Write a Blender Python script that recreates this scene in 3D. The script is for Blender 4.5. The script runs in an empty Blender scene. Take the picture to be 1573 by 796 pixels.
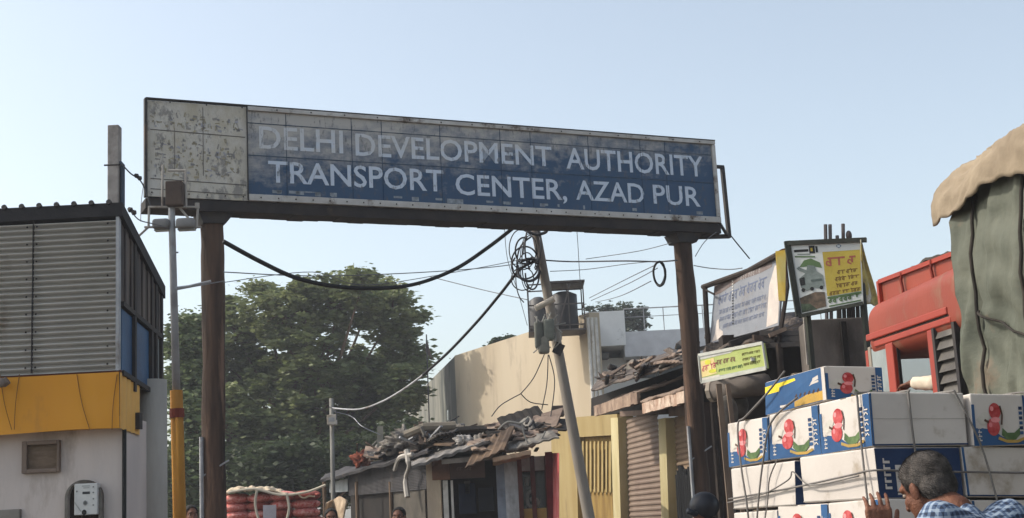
import bpy, bmesh, math, random
from mathutils import Vector as V, Matrix, noise
from math import radians as R, sin, cos, pi
random.seed(7)
# ------------------------------------------------------------------ camera
FPX, PITCH, ROLL, EYE = 2140.0, R(10.6), R(2.91), 1.6
CX, CY = 786.5, 398.0
CF = V((0, cos(PITCH), sin(PITCH)))
R0 = V((1, 0, 0)); U0 = V((0, -sin(PITCH), cos(PITCH)))
CR = R0*cos(ROLL) - U0*sin(ROLL)
CU = R0*sin(ROLL) + U0*cos(ROLL)
scene = bpy.context.scene
cd = bpy.data.cameras.new('camera'); cam = bpy.data.objects.new('camera', cd)
scene.collection.objects.link(cam); scene.camera = cam
cd.sensor_width = 36; cd.lens = 36*FPX/1573; cd.clip_start = .05; cd.clip_end = 3000
m = Matrix((CR, CU, -CF)).transposed().to_4x4(); m.translation = V((0, 0, EYE)); cam.matrix_world = m
# ------------------------------------------------------------------ world, sun, exposure
SUN_EL, SUN_DIR = R(42), V((-1, 0.10, 0)).normalized()       # the horizontal direction the sun stands in
w = bpy.data.worlds.new('World'); scene.world = w; w.use_nodes = True
nt = w.node_tree; bg = nt.nodes['Background']
sky = nt.nodes.new('ShaderNodeTexSky'); sky.sky_type = 'NISHITA'; sky.sun_disc = False
sky.sun_elevation = SUN_EL; sky.sun_rotation = math.atan2(SUN_DIR.x, SUN_DIR.y)
sky.air_density = 1.0; sky.dust_density = 3.0; sky.ozone_density = 1.2; sky.altitude = 200
# dusty city air: the blue is paled a little
hsv = nt.nodes.new('ShaderNodeHueSaturation'); hsv.inputs['Saturation'].default_value = .7
nt.links.new(sky.outputs[0], hsv.inputs['Color']); tint = nt.nodes.new('ShaderNodeMix'); tint.data_type = 'RGBA'; tint.blend_type = 'MULTIPLY'; tint.inputs[0].default_value = 1; tint.inputs[7].default_value = (1.03, 1.02, .95, 1); nt.links.new(hsv.outputs[0], tint.inputs[6]); nt.links.new(tint.outputs[2], bg.inputs[0])
bg.inputs[1].default_value = .15
sd = bpy.data.lights.new('sun', 'SUN'); sun = bpy.data.objects.new('sun', sd); scene.collection.objects.link(sun)
sd.energy = 2.0; sd.angle = R(.6); sd.color = (1, .93, .82)
sv = SUN_DIR*cos(SUN_EL) + V((0, 0, sin(SUN_EL)))
sun.rotation_euler = sv.to_track_quat('Z', 'Y').to_euler(); sun.location = (0, 0, 30)
scene.view_settings.view_transform = 'Standard'; scene.view_settings.look = 'None'
scene.view_settings.exposure = 0.7; scene.view_settings.gamma = 1
# ------------------------------------------------------------------ pixel -> place helpers (a depth is always given)
def ray(px, py): return CF + CR*((px-CX)/FPX) + CU*((CY-py)/FPX)
def at(px, py, Y):
    d = ray(px, py); return V((0, 0, EYE)) + d*(Y/d.y)
def onplane(px, py, P, n):
    d = ray(px, py); n = V(n); o = V((0, 0, EYE)); return o + d*((V(P)-o).dot(n)/d.dot(n))
# ------------------------------------------------------------------ materials
def s2l(c):
    return tuple(((x/255)/12.92 if x/255 <= .04045 else ((x/255+.055)/1.055)**2.4) for x in c)
MC = {}
def M(name, c1, c2=None, rough=.85, scale=4, dirt=None, damt=.35, dscale=1.3, bump=.15, bscale=40, streak=1, metal=0, dsharp=.12, alpha=1, island=0, spec=.3):
    if name in MC: return MC[name]
    mt = bpy.data.materials.new(name); mt.use_nodes = True; n = mt.node_tree; b = n.nodes['Principled BSDF']; L = n.links.new
    b.inputs['Roughness'].default_value = rough; b.inputs['Metallic'].default_value = metal
    b.inputs['Specular IOR Level'].default_value = spec
    tc = n.nodes.new('ShaderNodeTexCoord'); oi = n.nodes.new('ShaderNodeObjectInfo')
    mul = n.nodes.new('ShaderNodeMath'); mul.operation = 'MULTIPLY'; mul.inputs[1].default_value = 37; L(oi.outputs['Random'], mul.inputs[0])
    ad = n.nodes.new('ShaderNodeVectorMath'); ad.operation = 'ADD'; L(tc.outputs['Object'], ad.inputs[0]); L(mul.outputs[0], ad.inputs[1])
    mp = n.nodes.new('ShaderNodeMapping'); L(ad.outputs[0], mp.inputs[0]); mp.inputs['Scale'].default_value = (1, 1, 1/streak)
    def nz(sc, det=5, r=.6):
        t = n.nodes.new('ShaderNodeTexNoise'); t.inputs['Scale'].default_value = sc; t.inputs['Detail'].default_value = det; t.inputs['Roughness'].default_value = r
        L(mp.outputs[0], t.inputs['Vector']); return t.outputs[0]
    def ramp(src, a, bb):
        r_ = n.nodes.new('ShaderNodeMapRange'); r_.inputs[1].default_value = a; r_.inputs[2].default_value = bb; L(src, r_.inputs[0]); return r_.outputs[0]
    def mix(f, A, B):
        x = n.nodes.new('ShaderNodeMix'); x.data_type = 'RGBA'; L(f, x.inputs[0])
        for i, q in ((6, A), (7, B)):
            if isinstance(q, tuple): x.inputs[i].default_value = q+(1,)
            else: L(q, x.inputs[i])
        return x.outputs[2]
    a = s2l(c1); c = s2l(c2) if c2 else tuple(q*.72 for q in a)
    col = mix(ramp(nz(scale), .35, .65), a, c)
    if dirt: col = mix(ramp(nz(dscale, 8, .68), .5+(.5-damt)*.4, .5+(.5-damt)*.4+dsharp), col, s2l(dirt))
    if island:
        g = n.nodes.new('ShaderNodeNewGeometry'); col = mix(g.outputs['Random Per Island'], col, tuple(q*island for q in a))
    L(col, b.inputs['Base Color'])
    if bump:
        bm_ = n.nodes.new('ShaderNodeBump'); bm_.inputs['Strength'].default_value = bump; bm_.inputs['Distance'].default_value = .02
        L(nz(bscale, 4), bm_.inputs['Height']); L(bm_.outputs[0], b.inputs['Normal'])
    if alpha < 1: b.inputs['Alpha'].default_value = alpha
    MC[name] = mt; return mt
def Cc(r, g, b, rough=.7): return M('paint_%d_%d_%d' % (r, g, b), (r, g, b), tuple(int(x*.88) for x in (r, g, b)), rough=rough, scale=9, bump=.05)
# ------------------------------------------------------------------ mesh builder
MW = {}
class MB:
    def __init__(s): s.v = []; s.f = []; s.m = []; s.mats = []
    def mi(s, mt):
        if mt is None: return 0
        if mt not in s.mats: s.mats.append(mt)
        return s.mats.index(mt)
    def add(s, vs, fs, mt=None):
        k = len(s.v); i = s.mi(mt); s.v += [V(q) for q in vs]; s.f += [[k+j for j in f] for f in fs]; s.m += [i]*len(fs); return s
    def hexa(s, p, mt=None):     # 0-3 bottom ring, 4-7 top ring
        return s.add(p, [(0,3,2,1), (4,5,6,7), (0,1,5,4), (1,2,6,5), (2,3,7,6), (3,0,4,7)], mt)
    def box(s, lo, hi, mt=None, mat4=None):
        x0, y0, z0 = lo; x1, y1, z1 = hi
        p = [V((x0,y0,z0)), V((x1,y0,z0)), V((x1,y1,z0)), V((x0,y1,z0)), V((x0,y0,z1)), V((x1,y0,z1)), V((x1,y1,z1)), V((x0,y1,z1))]
        if mat4: p = [mat4 @ q for q in p]
        return s.hexa(p, mt)
    def slab(s, a, b, c, d, t, mt=None):   # quad a b c d (ccw seen from front) given a thickness behind
        n_ = (V(b)-V(a)).cross(V(d)-V(a)).normalized()*t
        return s.hexa([V(a)-n_, V(b)-n_, V(b), V(a), V(d)-n_, V(c)-n_, V(c), V(d)], mt)
    def bar(s, p, q, w_, h_=None, mt=None, up=(0,0,1)):
        p, q = V(p), V(q); h_ = h_ or w_; d = (q-p).normalized(); u = V(up)
        if abs(d.dot(u)) > .98: u = V((0,1,0))
        x = d.cross(u).normalized()*w_/2; y = x.normalized().cross(d).normalized()*h_/2
        return s.hexa([p-x-y, p+x-y, q+x-y, q-x-y, p-x+y, p+x+y, q+x+y, q-x+y], mt)
    def tube(s, pts, r, n_=10, mt=None, cap=True, wob=0):
        pts = [V(p) for p in pts]; k = len(pts); rr = r if isinstance(r, (list, tuple)) else [r]*k
        base = len(s.v); i = s.mi(mt); prev = None
        for j, p in enumerate(pts):
            d = (pts[min(j+1, k-1)] - pts[max(j-1, 0)]).normalized()
            u = prev if prev else (V((0,0,1)) if abs(d.z) < .9 else V((1,0,0)))
            x = d.cross(u).normalized(); y = x.cross(d).normalized(); prev = y
            for a in range(n_):
                t = 2*pi*a/n_; q = rr[j]*(1+(random.uniform(-wob, wob) if wob else 0)); s.v.append(p + x*cos(t)*q + y*sin(t)*q)
        for j in range(k-1):
            for a in range(n_):
                b = (a+1) % n_; s.f.append([base+j*n_+a, base+j*n_+b, base+(j+1)*n_+b, base+(j+1)*n_+a]); s.m.append(i)
        if cap:
            s.f.append([base+a for a in range(n_)][::-1]); s.f.append([base+(k-1)*n_+a for a in range(n_)]); s.m += [i, i]
        return s
    def ell(s, c, r, rot=None, nu=14, nv=9, mt=None):
        c = V(c); r = (r, r, r) if not hasattr(r, '__len__') else r; base = len(s.v); i = s.mi(mt)
        for j in range(nv+1):
            ph = pi*j/nv
            for a in range(nu):
                t = 2*pi*a/nu; q = V((r[0]*sin(ph)*cos(t), r[1]*sin(ph)*sin(t), r[2]*cos(ph)))
                if rot: q = rot @ q
                s.v.append(c+q)
        for j in range(nv):
            for a in range(nu):
                b = (a+1) % nu; s.f.append([base+j*nu+a, base+(j+1)*nu+a, base+(j+1)*nu+b, base+j*nu+b]); s.m.append(i)
        return s
    def grid(s, fn, nu, nv, mt=None, thick=0):
        base = len(s.v); i = s.mi(mt)
        for a in range(nu+1):
            for b in range(nv+1): s.v.append(V(fn(a/nu, b/nv)))
        for a in range(nu):
            for b in range(nv):
                q = base+a*(nv+1)+b; s.f.append([q, q+nv+1, q+nv+2, q+1]); s.m.append(i)
        return s
    def rbox(s, c, size, r, n_=4, mt=None, mat4=None):   # rounded box
        hx, hy, hz = (q/2 for q in size); base = len(s.v); i = s.mi(mt); c = V(c)
        def sp(h):
            return [-h + r*(1-cos(pi/2*k/n_)) for k in range(n_+1)] + [h - r*(1-cos(pi/2*k/n_)) for k in range(n_, -1, -1)]
        def face(ax):
            for sg in (-1, 1):
                A = [0, 1, 2]; A.remove(ax); h = (hx, hy, hz); U = sp(h[A[0]]); W = sp(h[A[1]]); b0 = len(s.v)
                for u in U:
                    for w_ in W:
                        p = [0, 0, 0]; p[A[0]] = u; p[A[1]] = w_; p[ax] = sg*h[ax]
                        inner = V([max(-h[k]+r, min(h[k]-r, p[k])) for k in range(3)]); d = V(p)-inner
                        q = inner + d.normalized()*r if d.length > 0 else V(p)
                        q = c+q; s.v.append(mat4 @ q if mat4 else q)
                nw = len(W)
                for a in range(len(U)-1):
                    for b in range(nw-1):
                        k = b0+a*nw+b; f = [k, k+nw, k+nw+1, k+1]
                        s.f.append(f if (sg > 0) == (ax != 1) else f[::-1]); s.m.append(i)
        for ax in range(3): face(ax)
        return s
    def mesh(s, name, Mi=None, smooth=False):
        me = bpy.data.meshes.new(name); vs = [(Mi @ q) if Mi else q for q in s.v]
        me.from_pydata([tuple(q) for q in vs], [], s.f)
        for mt in s.mats: me.materials.append(mt)
        me.polygons.foreach_set('material_index', s.m)
        if smooth: me.polygons.foreach_set('use_smooth', [True]*len(s.f))
        me.update(); return me
    def build(s, name, mat=None, parent=None, loc=None, local=False, smooth=False, bevel=0, weld=False):
        if mat and not s.mats: s.mats = [mat]
        Mw = MW[parent.name] if parent else (Matrix.Translation(V(loc)) if loc is not None else Matrix())
        me = s.mesh(name, None if local else Mw.inverted(), smooth)
        if weld:
            b = bmesh.new(); b.from_mesh(me); bmesh.ops.remove_doubles(b, verts=b.verts, dist=1e-4); b.to_mesh(me); b.free()
        o = bpy.data.objects.new(name, me); scene.collection.objects.link(o)
        if parent: o.parent = parent
        else: o.matrix_world = Mw
        MW[o.name] = Mw
        if bevel:
            bv = o.modifiers.new('bevel', 'BEVEL'); bv.width = bevel; bv.segments = 2; bv.limit_method = 'ANGLE'
        return o
def tag(o, label, cat, group=None, kind=None):
    if label: o['label'] = label
    if cat: o['category'] = cat
    if group: o['group'] = group
    if kind: o['kind'] = kind
    return o
def empty(name, loc, rz=0, label=None, cat=None, group=None, mat=None):
    o = bpy.data.objects.new(name, None); scene.collection.objects.link(o); o.empty_display_size = .2
    Mw = mat if mat else Matrix.Translation(V(loc)) @ Matrix.Rotation(rz, 4, 'Z')
    o.matrix_world = Mw; MW[o.name] = Mw; tag(o, label, cat, group); return o
def dup(root, dM, label, group=None):
    c = root.copy(); scene.collection.objects.link(c); c.matrix_world = dM @ MW[root.name]; MW[c.name] = c.matrix_world.copy()
    if label: c['label'] = label
    if group: c['group'] = group
    for ch in root.children:
        d = ch.copy(); scene.collection.objects.link(d); d.parent = c
        for g in ch.children: e = g.copy(); scene.collection.objects.link(e); e.parent = d
    return c
def smoothpath(pts, sub=6):
    pts = [V(p) for p in pts]; out = []
    for i in range(len(pts)-1):
        p0, p1, p2, p3 = pts[max(i-1, 0)], pts[i], pts[i+1], pts[min(i+2, len(pts)-1)]
        for k in range(sub):
            t = k/sub; out.append(.5*((2*p1)+(p2-p0)*t+(2*p0-5*p1+4*p2-p3)*t*t+(3*p1-p0-3*p2+p3)*t**3))
    return out+[pts[-1]]
class Face:      # a flat panel with things printed on it; u to the right, v up, both 0..1
    def __init__(s, bl, br, tr, tl): s.p = [V(q) for q in (bl, br, tr, tl)]; s.n = (s.p[1]-s.p[0]).cross(s.p[3]-s.p[0]).normalized()
    def P(s, u, v, o=0): a, b, c, d = s.p; return (a*(1-u)+b*u)*(1-v)+(d*(1-u)+c*u)*v + s.n*o
    def rect(s, mb, u0, v0, u1, v1, mt, o=.002): mb.add([s.P(u0,v0,o), s.P(u1,v0,o), s.P(u1,v1,o), s.P(u0,v1,o)], [(0,1,2,3)], mt)
    def poly(s, mb, pts, mt, o=.002): mb.add([s.P(u,v,o) for u, v in pts], [tuple(range(len(pts)))], mt)
    def circ(s, mb, u, v, ru, rv, mt, o=.003, n_=18): s.poly(mb, [(u+ru*cos(2*pi*k/n_), v+rv*sin(2*pi*k/n_)) for k in range(n_)], mt, o)
    def line(s, mb, pts, w_, mt, o=.003):
        P_ = [s.P(u, v, o) for u, v in pts]
        for a, b in zip(P_, P_[1:]):
            x = (b-a).cross(s.n).normalized()*w_/2; mb.add([a-x, a+x, b+x, b-x], [(0,1,2,3)], mt)
    def script(s, mb, u0, v0, u1, h, mt, seed, o=.003, asp=.5, dv=0, bold=.2):   # unreadable hand-painted lettering hung from a headline
        rr = random.Random(seed); W_ = (s.p[1]-s.p[0]).length; H_ = (s.p[3]-s.p[0]).length; th = bold*h*H_; u = u0; cw = h*H_/W_*asp*1.6
        while u < u1-cw*.5:
            k = rr.randint(2, 4); ue = min(u+cw*k, u1); f = lambda q: v0+dv*(q-u0)/(u1-u0)
            s.line(mb, [(u, f(u)+h), (ue, f(ue)+h)], th, mt, o)
            q = u+cw*.3
            while q < ue:
                s.line(mb, [(q, f(q)+h), (q, f(q)+h*rr.choice((0, .1, .3)))], th, mt, o)
                if rr.random() < .7: s.line(mb, [(q, f(q)+h*.55), (q-cw*.4, f(q)+h*.7), (q-cw*.5, f(q)+h*.35), (q-cw*.1, f(q)+h*.15)], th*.8, mt, o)
                if rr.random() < .3: s.line(mb, [(q, f(q)+h), (q-cw*.35, f(q)+h*1.3)], th*.8, mt, o)
                q += cw
            u = ue+cw*.5

# ------------------------------------------------------------------ shared materials
m_dark = M('dark_steel', (42, 42, 46), (60, 54, 50), rough=.7, dirt=(78, 62, 50), damt=.3)
m_rust = M('rusty_post', (88, 68, 56), (38, 29, 25), rough=.9, scale=5, streak=9, dirt=(118, 92, 76), damt=.38, dscale=4.5, dsharp=.1, bump=1.0, bscale=18)
m_black = M('black_rubber', (24, 24, 26), rough=.6)
m_galv = M('galvanised_steel', (170, 172, 175), (140, 140, 142), rough=.55, metal=.2, dirt=(110, 100, 92), damt=.3)
m_conc = M('weathered_concrete', (135, 130, 122), (105, 100, 95), scale=5, dirt=(80, 74, 68), damt=.4, bump=.4, streak=2)
m_wood = M('old_wood', (112, 92, 74), (70, 56, 46), scale=4, streak=5, bump=.4)
m_wire = M('wire_grey', (70, 70, 74), rough=.6)
m_white = M('chalky_white', (215, 212, 205), (190, 186, 178), dirt=(150, 138, 122), damt=.35)
m_glass_d = M('dark_glass', (28, 30, 34), rough=.15, spec=.6)
m_glass_l = M('dusty_glass', (150, 158, 158), rough=.3, spec=.5)
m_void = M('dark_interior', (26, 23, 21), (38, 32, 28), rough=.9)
# ------------------------------------------------------------------ ground
g = MB(); g.add([(-180,-80,0), (180,-80,0), (180,330,0), (-180,330,0)], [(0,1,2,3)])
tag(g.build('ground', M('dusty_ground', (118, 107, 93), (98, 88, 78), scale=.6, dirt=(84, 76, 68), bump=.4, bscale=12)), None, None, kind='structure')
g = MB(); g.add([(-3.2,-60,.004), (2.6,-60,.004), (.6,60,.004), (-5.2,60,.004)], [(0,1,2,3)])
tag(g.build('road', M('worn_asphalt', (78, 74, 70), (62, 59, 56), scale=2, dirt=(112, 102, 90), bump=.4, bscale=60)), None, None, kind='structure')
# ================================================================== gantry sign
TH = R(24.39); GA = V((-3.746, 14, 0)); GZ, GL, GH = 5.084, 6.983, 1.047
gm = Matrix.Translation(GA) @ Matrix.Rotation(TH, 4, 'Z'); gn = gm.to_3x3() @ V((0, -1, 0)); gi = gm.inverted()
def sp(px, py, off=0):
    q = gi @ onplane(px, py, GA + gn*off, gn); return q.x, q.z
gantry = empty('gantry_sign', None, label='long faded blue overhead board lettered in white on two rusty posts spanning the road', cat='sign', mat=gm)
def sign_mat(name, base, base2, pale, fade_hi, strong):
    mt = bpy.data.materials.new(name); mt.use_nodes = True; n = mt.node_tree; b = n.nodes['Principled BSDF']; L = n.links.new
    b.inputs['Roughness'].default_value = .6
    tc = n.nodes.new('ShaderNodeTexCoord'); sx = n.nodes.new('ShaderNodeSeparateXYZ'); L(tc.outputs['Object'], sx.inputs[0])
    def nz(sc, st=(1,1,1), det=8, r=.65):
        mp = n.nodes.new('ShaderNodeMapping'); mp.inputs['Scale'].default_value = st; L(tc.outputs['Object'], mp.inputs[0])
        t = n.nodes.new('ShaderNodeTexNoise'); t.inputs['Scale'].default_value = sc; t.inputs['Detail'].default_value = det; t.inputs['Roughness'].default_value = r; L(mp.outputs[0], t.inputs['Vector']); return t.outputs[0]
    def ma(op, a, bb=None, clamp=False):
        x = n.nodes.new('ShaderNodeMath'); x.operation = op; x.use_clamp = clamp
        for i, q in enumerate((a, bb)):
            if q is None: continue
            if isinstance(q, (int, float)): x.inputs[i].default_value = q
            else: L(q, x.inputs[i])
        return x.outputs[0]
    def mix(f, A, B):
        x = n.nodes.new('ShaderNodeMix'); x.data_type = 'RGBA'; L(f, x.inputs[0])
        for i, q in ((6, A), (7, B)):
            if isinstance(q, tuple): x.inputs[i].default_value = s2l(q)+(1,)
            else: L(q, x.inputs[i])
        return x.outputs[2]
    # paint has worn off towards the top edge and the left end of the board (real wear)
    h = ma('MULTIPLY', ma('SUBTRACT', sx.outputs[2], GZ+.42), 1.0)
    l = ma('MULTIPLY', ma('SUBTRACT', 4.4, sx.outputs[0]), .10)
    f = ma('ADD', ma('ADD', h, l), ma('MULTIPLY', ma('SUBTRACT', nz(3.2, (1,1,2.2)), .5), 1.5))
    f = ma('MULTIPLY', ma('ADD', ma('SUBTRACT', f, fade_hi), ma('MULTIPLY', ma('SUBTRACT', nz(14, (1,1,.6)), .5), .5)), strong, True)
    c = mix(nz(6), base, base2); c = mix(f, c, pale)
    c = mix(ma('MULTIPLY', ma('SUBTRACT', nz(22, (1,1,.4)), .56), 6, True), c, (74, 76, 82))
    L(c, b.inputs['Base Color'])
    return mt
sx_b = sp(382, 230)[0]
m_blue = sign_mat('faded_blue_board', (24, 58, 92), (36, 74, 106), (172, 168, 162), .08, 1.5)
m_let = sign_mat('faded_letter_white', (198, 208, 220), (180, 192, 208), (192, 194, 196), .2, 3)
fz = .075
b = MB(); b.box((sx_b, .03, GZ+fz), (GL-.05, .05, GZ+GH-.05)); pan = b.build('board', m_blue, gantry, local=True)
for k in (1, 3, 4, 6, 8, 9, 11, 13, 14):
    x = .03*sin(k*7)+sx_b + (GL-sx_b)*k/16+.03; b = MB(); b.box((x, .026, GZ+fz), (x+.006, .0305, GZ+GH-.05)); b.build('board_seam', M('seam', (52, 66, 80), (38, 62, 88), scale=6, dirt=(30, 62, 96), damt=.5, dscale=4), pan, local=True)
# peeled blank square at the left end
m_peel = M('peeled_white_paint', (196, 192, 184), (178, 170, 152), rough=.8, scale=5, dirt=(142, 138, 132), damt=.44, dscale=9, dsharp=.07, bump=.5, bscale=20, streak=1.6)
b = MB(); b.box((.02, .028, GZ+.0), (sx_b-.008, .05, GZ+GH-.012)); bp = b.build('blank_panel', m_peel, gantry, local=True)
b = MB(); rr = random.Random(3)
for k in range(230):
    x = rr.uniform(.06, sx_b-.1); z = GZ + rr.choice((.84, .8, .55, .5, .3, .36)) + rr.uniform(-.1, .08); L_ = rr.uniform(.012, .055); a = rr.choice((0, pi/2, rr.uniform(0, pi)))*1.0 + rr.uniform(-.3, .3)
    p = V((x, .0265, z)); q = p + V((cos(a)*L_, 0, sin(a)*L_)); q.x = min(q.x, sx_b-.04)
    b.bar(p, q, .004, rr.uniform(.006, .026), mt=Cc(*rr.choice(((150, 146, 140), (168, 158, 132), (136, 134, 134), (156, 148, 128), (166, 166, 172)))))
for z in (GZ+.19, GZ+.08, GZ+.72): b.bar((.05, .0265, z), (sx_b-.03, .0265, z-.02), .006, .008, mt=Cc(92, 88, 84))
b.bar((.6, .0265, GZ+.25), (.6, .0265, GZ+1.0), .006, .008, mt=Cc(112, 106, 100)); b.bar((.3, .0265, GZ+.3), (.3, .0265, GZ+.75), .006, .008, mt=Cc(126, 118, 108))
b.build('peeled_marks', None, bp, local=True)
m_frm = M('worn_white_trim', (190, 188, 184), (165, 160, 154), rough=.6, dirt=(96, 84, 74), damt=.36, dscale=3, dsharp=.08)
b = MB()
b.box((sx_b-.004, 0, GZ), (GL, .06, GZ+fz-.003)); b.box((sx_b-.004, 0, GZ+GH-.05+.003), (GL, .06, GZ+GH)); b.box((GL-.048, .002, GZ+fz), (GL-.002, .058, GZ+GH-.052))
b.build('trim', m_frm, gantry, local=True, bevel=.006)
b = MB(); b.box((-.012, -.004, GZ-.01), (.016, .07, GZ+GH+.004)); b.box((sx_b-.016, -.003, GZ+.003), (sx_b-.006, .02, GZ+GH-.003)); b.box((0, -.002, GZ+GH+.002), (GL, .07, GZ+GH+.012))
b.build('edge_strip', m_dark, gantry, local=True)
for k in range(36):
    x = .06+k*(GL-.1)/36
    for z in ((GZ+.035, GZ+GH-.026) if k % 2 else (GZ+.035,)): b = MB(); b.ell((x, -.004, z), .009, nu=6, nv=4); b.build('bolt', m_dark, gantry, local=True)
b = MB(); b.box((.03, .06, GZ-.02), (GL-.01, .15, GZ+GH-.03)); b.build('box_body', m_dark, gantry, local=True)
b = MB()                                     # carrying beam with a rough, dented lower flange
N = 40
for k in range(N):
    x0, x1 = GL*k/N, GL*(k+1)/N; dz = .016*noise.noise((k*.5, 3, 1))
    b.box((x0, .03, GZ-.125+dz), (x1+.002, .34, GZ-.021))
b.build('beam', M('grimy_beam', (52, 46, 44), (36, 34, 36), rough=.8, dirt=(80, 66, 54), damt=.3), gantry, local=True)
for px, py, r in ((326.5, 420, .122), (1052, 420, .115)):
    x = sp(px, py, -.23)[0]
    b = MB(); zs = [(GZ-.13)*k/90 for k in range(91)]; b.tube([(x+.006*sin(z*2), .23, z) for z in zs], [r*(1+.03*sin(z*5)) for z in zs], 28)
    for i, q in enumerate(b.v):
        ax = V((x, .23, q.z)); k_ = noise.noise(V((q.x*22, q.y*22, q.z*1.6)))*.05+noise.noise(V((q.x*9, q.y*9, q.z*5)))*.05-abs(noise.noise(V((q.x*40, q.y*40, q.z*2.5))))*.05; b.v[i] = ax+(q-ax)*(1+k_)
    po = b.build('post', m_rust, gantry, local=True, smooth=True)
    b = MB(); b.hexa([V((x-.12, .10, GZ-.24)), V((x+.12, .10, GZ-.24)), V((x+.12, .36, GZ-.24)), V((x-.12, .36, GZ-.24)), V((x-.17, .08, GZ-.127)), V((x+.21, .08, GZ-.127)), V((x+.21, .38, GZ-.127)), V((x-.17, .38, GZ-.127))])
    b.build('cap', m_dark, po, local=True)
    b = MB(); b.tube([(x-r-.025, .19, 0), (x-r-.02, .19, 2.6)], .022, 8); b.tube([(x-r-.01, .19, 2.2), (x+r, .1, 2.35)], .01, 6)
    b.build('conduit', m_galv, po, local=True)
b = MB(); X = GL+.27; b.bar((GL-.15, .3, GZ+.80), (X+.02, .3, GZ+.80), .04); b.bar((X, .3, GZ+.80), (X+.02, .3, GZ-.10), .045); b.bar((X+.03, .3, GZ-.10), (GL-.35, .3, GZ-.14), .05); b.bar((X, .3, GZ-.1), (GL-.02, .02, GZ+.0), .03)
b.build('end_frame', m_dark, gantry, local=True)
b = MB(); b.tube([(X+.02, .3, GZ-.06), (X+.14, .3, GZ-.2), (X+.3, .3, GZ-.38)], .008, 6); b.build('loose_rod', m_dark, gantry, local=True)
def text_mesh(s_):
    cu = bpy.data.curves.new('t', 'FONT'); cu.body = s_; cu.resolution_u = 3; cu.offset = .012
    ob = bpy.data.objects.new('t', cu); scene.collection.objects.link(ob); dg = bpy.context.evaluated_depsgraph_get(); me = bpy.data.meshes.new_from_object(ob.evaluated_get(dg))
    vs = [v.co.copy() for v in me.vertices]; fs = [list(p.vertices) for p in me.polygons]
    bpy.data.objects.remove(ob); bpy.data.curves.remove(cu); bpy.data.meshes.remove(me); return vs, fs
CAPR = {}
def put_word(b, s_, P00, P10, P01, P11, off, nrm=V((0, -1, 0)), mt=None, capref='H'):
    vs, fs = text_mesh(s_); x0 = min(v.x for v in vs); x1 = max(v.x for v in vs)
    if capref not in CAPR: hv, _ = text_mesh(capref); CAPR[capref] = (min(v.y for v in hv), max(v.y for v in hv))
    y0, y1 = CAPR[capref]
    out = []
    for v in vs:
        u = (v.x-x0)/(x1-x0); t = (v.y-y0)/(y1-y0); out.append((P00*(1-u)+P10*u)*(1-t)+(P01*(1-u)+P11*u)*t + nrm*off)
    b.add(out, fs, mt)
def word(b, s_, xa, yta, yba, xb, ytb, ybb):
    q = [sp(*a) for a in ((xa, yba), (xb, ybb), (xa, yta), (xb, ytb))]
    P = [V((x, .03, z)) for x, z in q]
    # keep the strokes upright and the base line level, as painted
    x0 = (P[0].x+P[2].x)/2; x1 = (P[1].x+P[3].x)/2
    put_word(b, s_, V((x0,.03,P[0].z)), V((x1,.03,P[1].z)), V((x0,.03,P[2].z)), V((x1,.03,P[3].z)), .004)
for a in (('DELHI', 399, 193, 227, 528, 200, 235), ('DEVELOPMENT', 547, 204, 238, 849, 225, 255), ('AUTHORITY', 871, 226, 258, 1082, 240, 271), ('TRANSPORT', 413, 246, 279, 683, 261, 294), ('CENTER,', 701, 266, 298, 872, 276, 307), ('AZAD', 886, 276, 306, 991, 282, 312), ('PUR', 1005, 283, 312, 1077, 287, 317)):
    b = MB(); word(b, *a); b.build('lettering', m_let, pan, local=True)
for z, c_ in ((GZ+.50, (74, 92, 110)), (GZ+.86, (96, 104, 112))):
    b = MB(); b.box((sx_b, .027, z), (GL-.06, .0302, z+.01)); b.build('board_joint', M('joint%d' % c_[0], c_, (40, 58, 76), scale=7, dirt=(34, 56, 76), damt=.5, dscale=5), pan, local=True)
b = MB(); rr = random.Random(12)
for k in range(26): x = rr.uniform(sx_b+.1, GL-.2); L_ = rr.uniform(.02, .12); b.box((x, .0275, GZ+fz+rr.uniform(.005, .05)), (x+L_, .0302, GZ+fz+.06))
tag(b.build('paint_flake', M('flaked_patch', (150, 158, 164), (110, 116, 122), scale=20), pan, local=True), None, None, kind='stuff')

# ================================================================== kiosk at the left
KY = 10.0; kc = at(183, 568, KY); KX = kc.x
def yside(px, py, x=KX):
    d = ray(px, py); t = x/d.x; return V((0, 0, EYE)) + d*t
zr = at(183, 314, KY).z; zc = at(183, 570, KY).z; zf = at(185, 658, KY-.02).z; XL = -6.5
back = yside(250, 592); rb = yside(256, 440, KX+.05)
kiosk = empty('kiosk', (KX-1.5, KY, 0), 0, 'roadside kiosk with ribbed grey cladding, yellow band and white wall at the left edge', 'kiosk')
b = MB(); b.box((XL, KY+.12, 0), (KX-.0, back.y-.05, zf+.1)); wall = b.build('wall', M('kiosk_white_wall', (206, 194, 186), (190, 180, 174), scale=2, dirt=(158, 144, 132), damt=.33, streak=3, bump=.2), kiosk)
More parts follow.
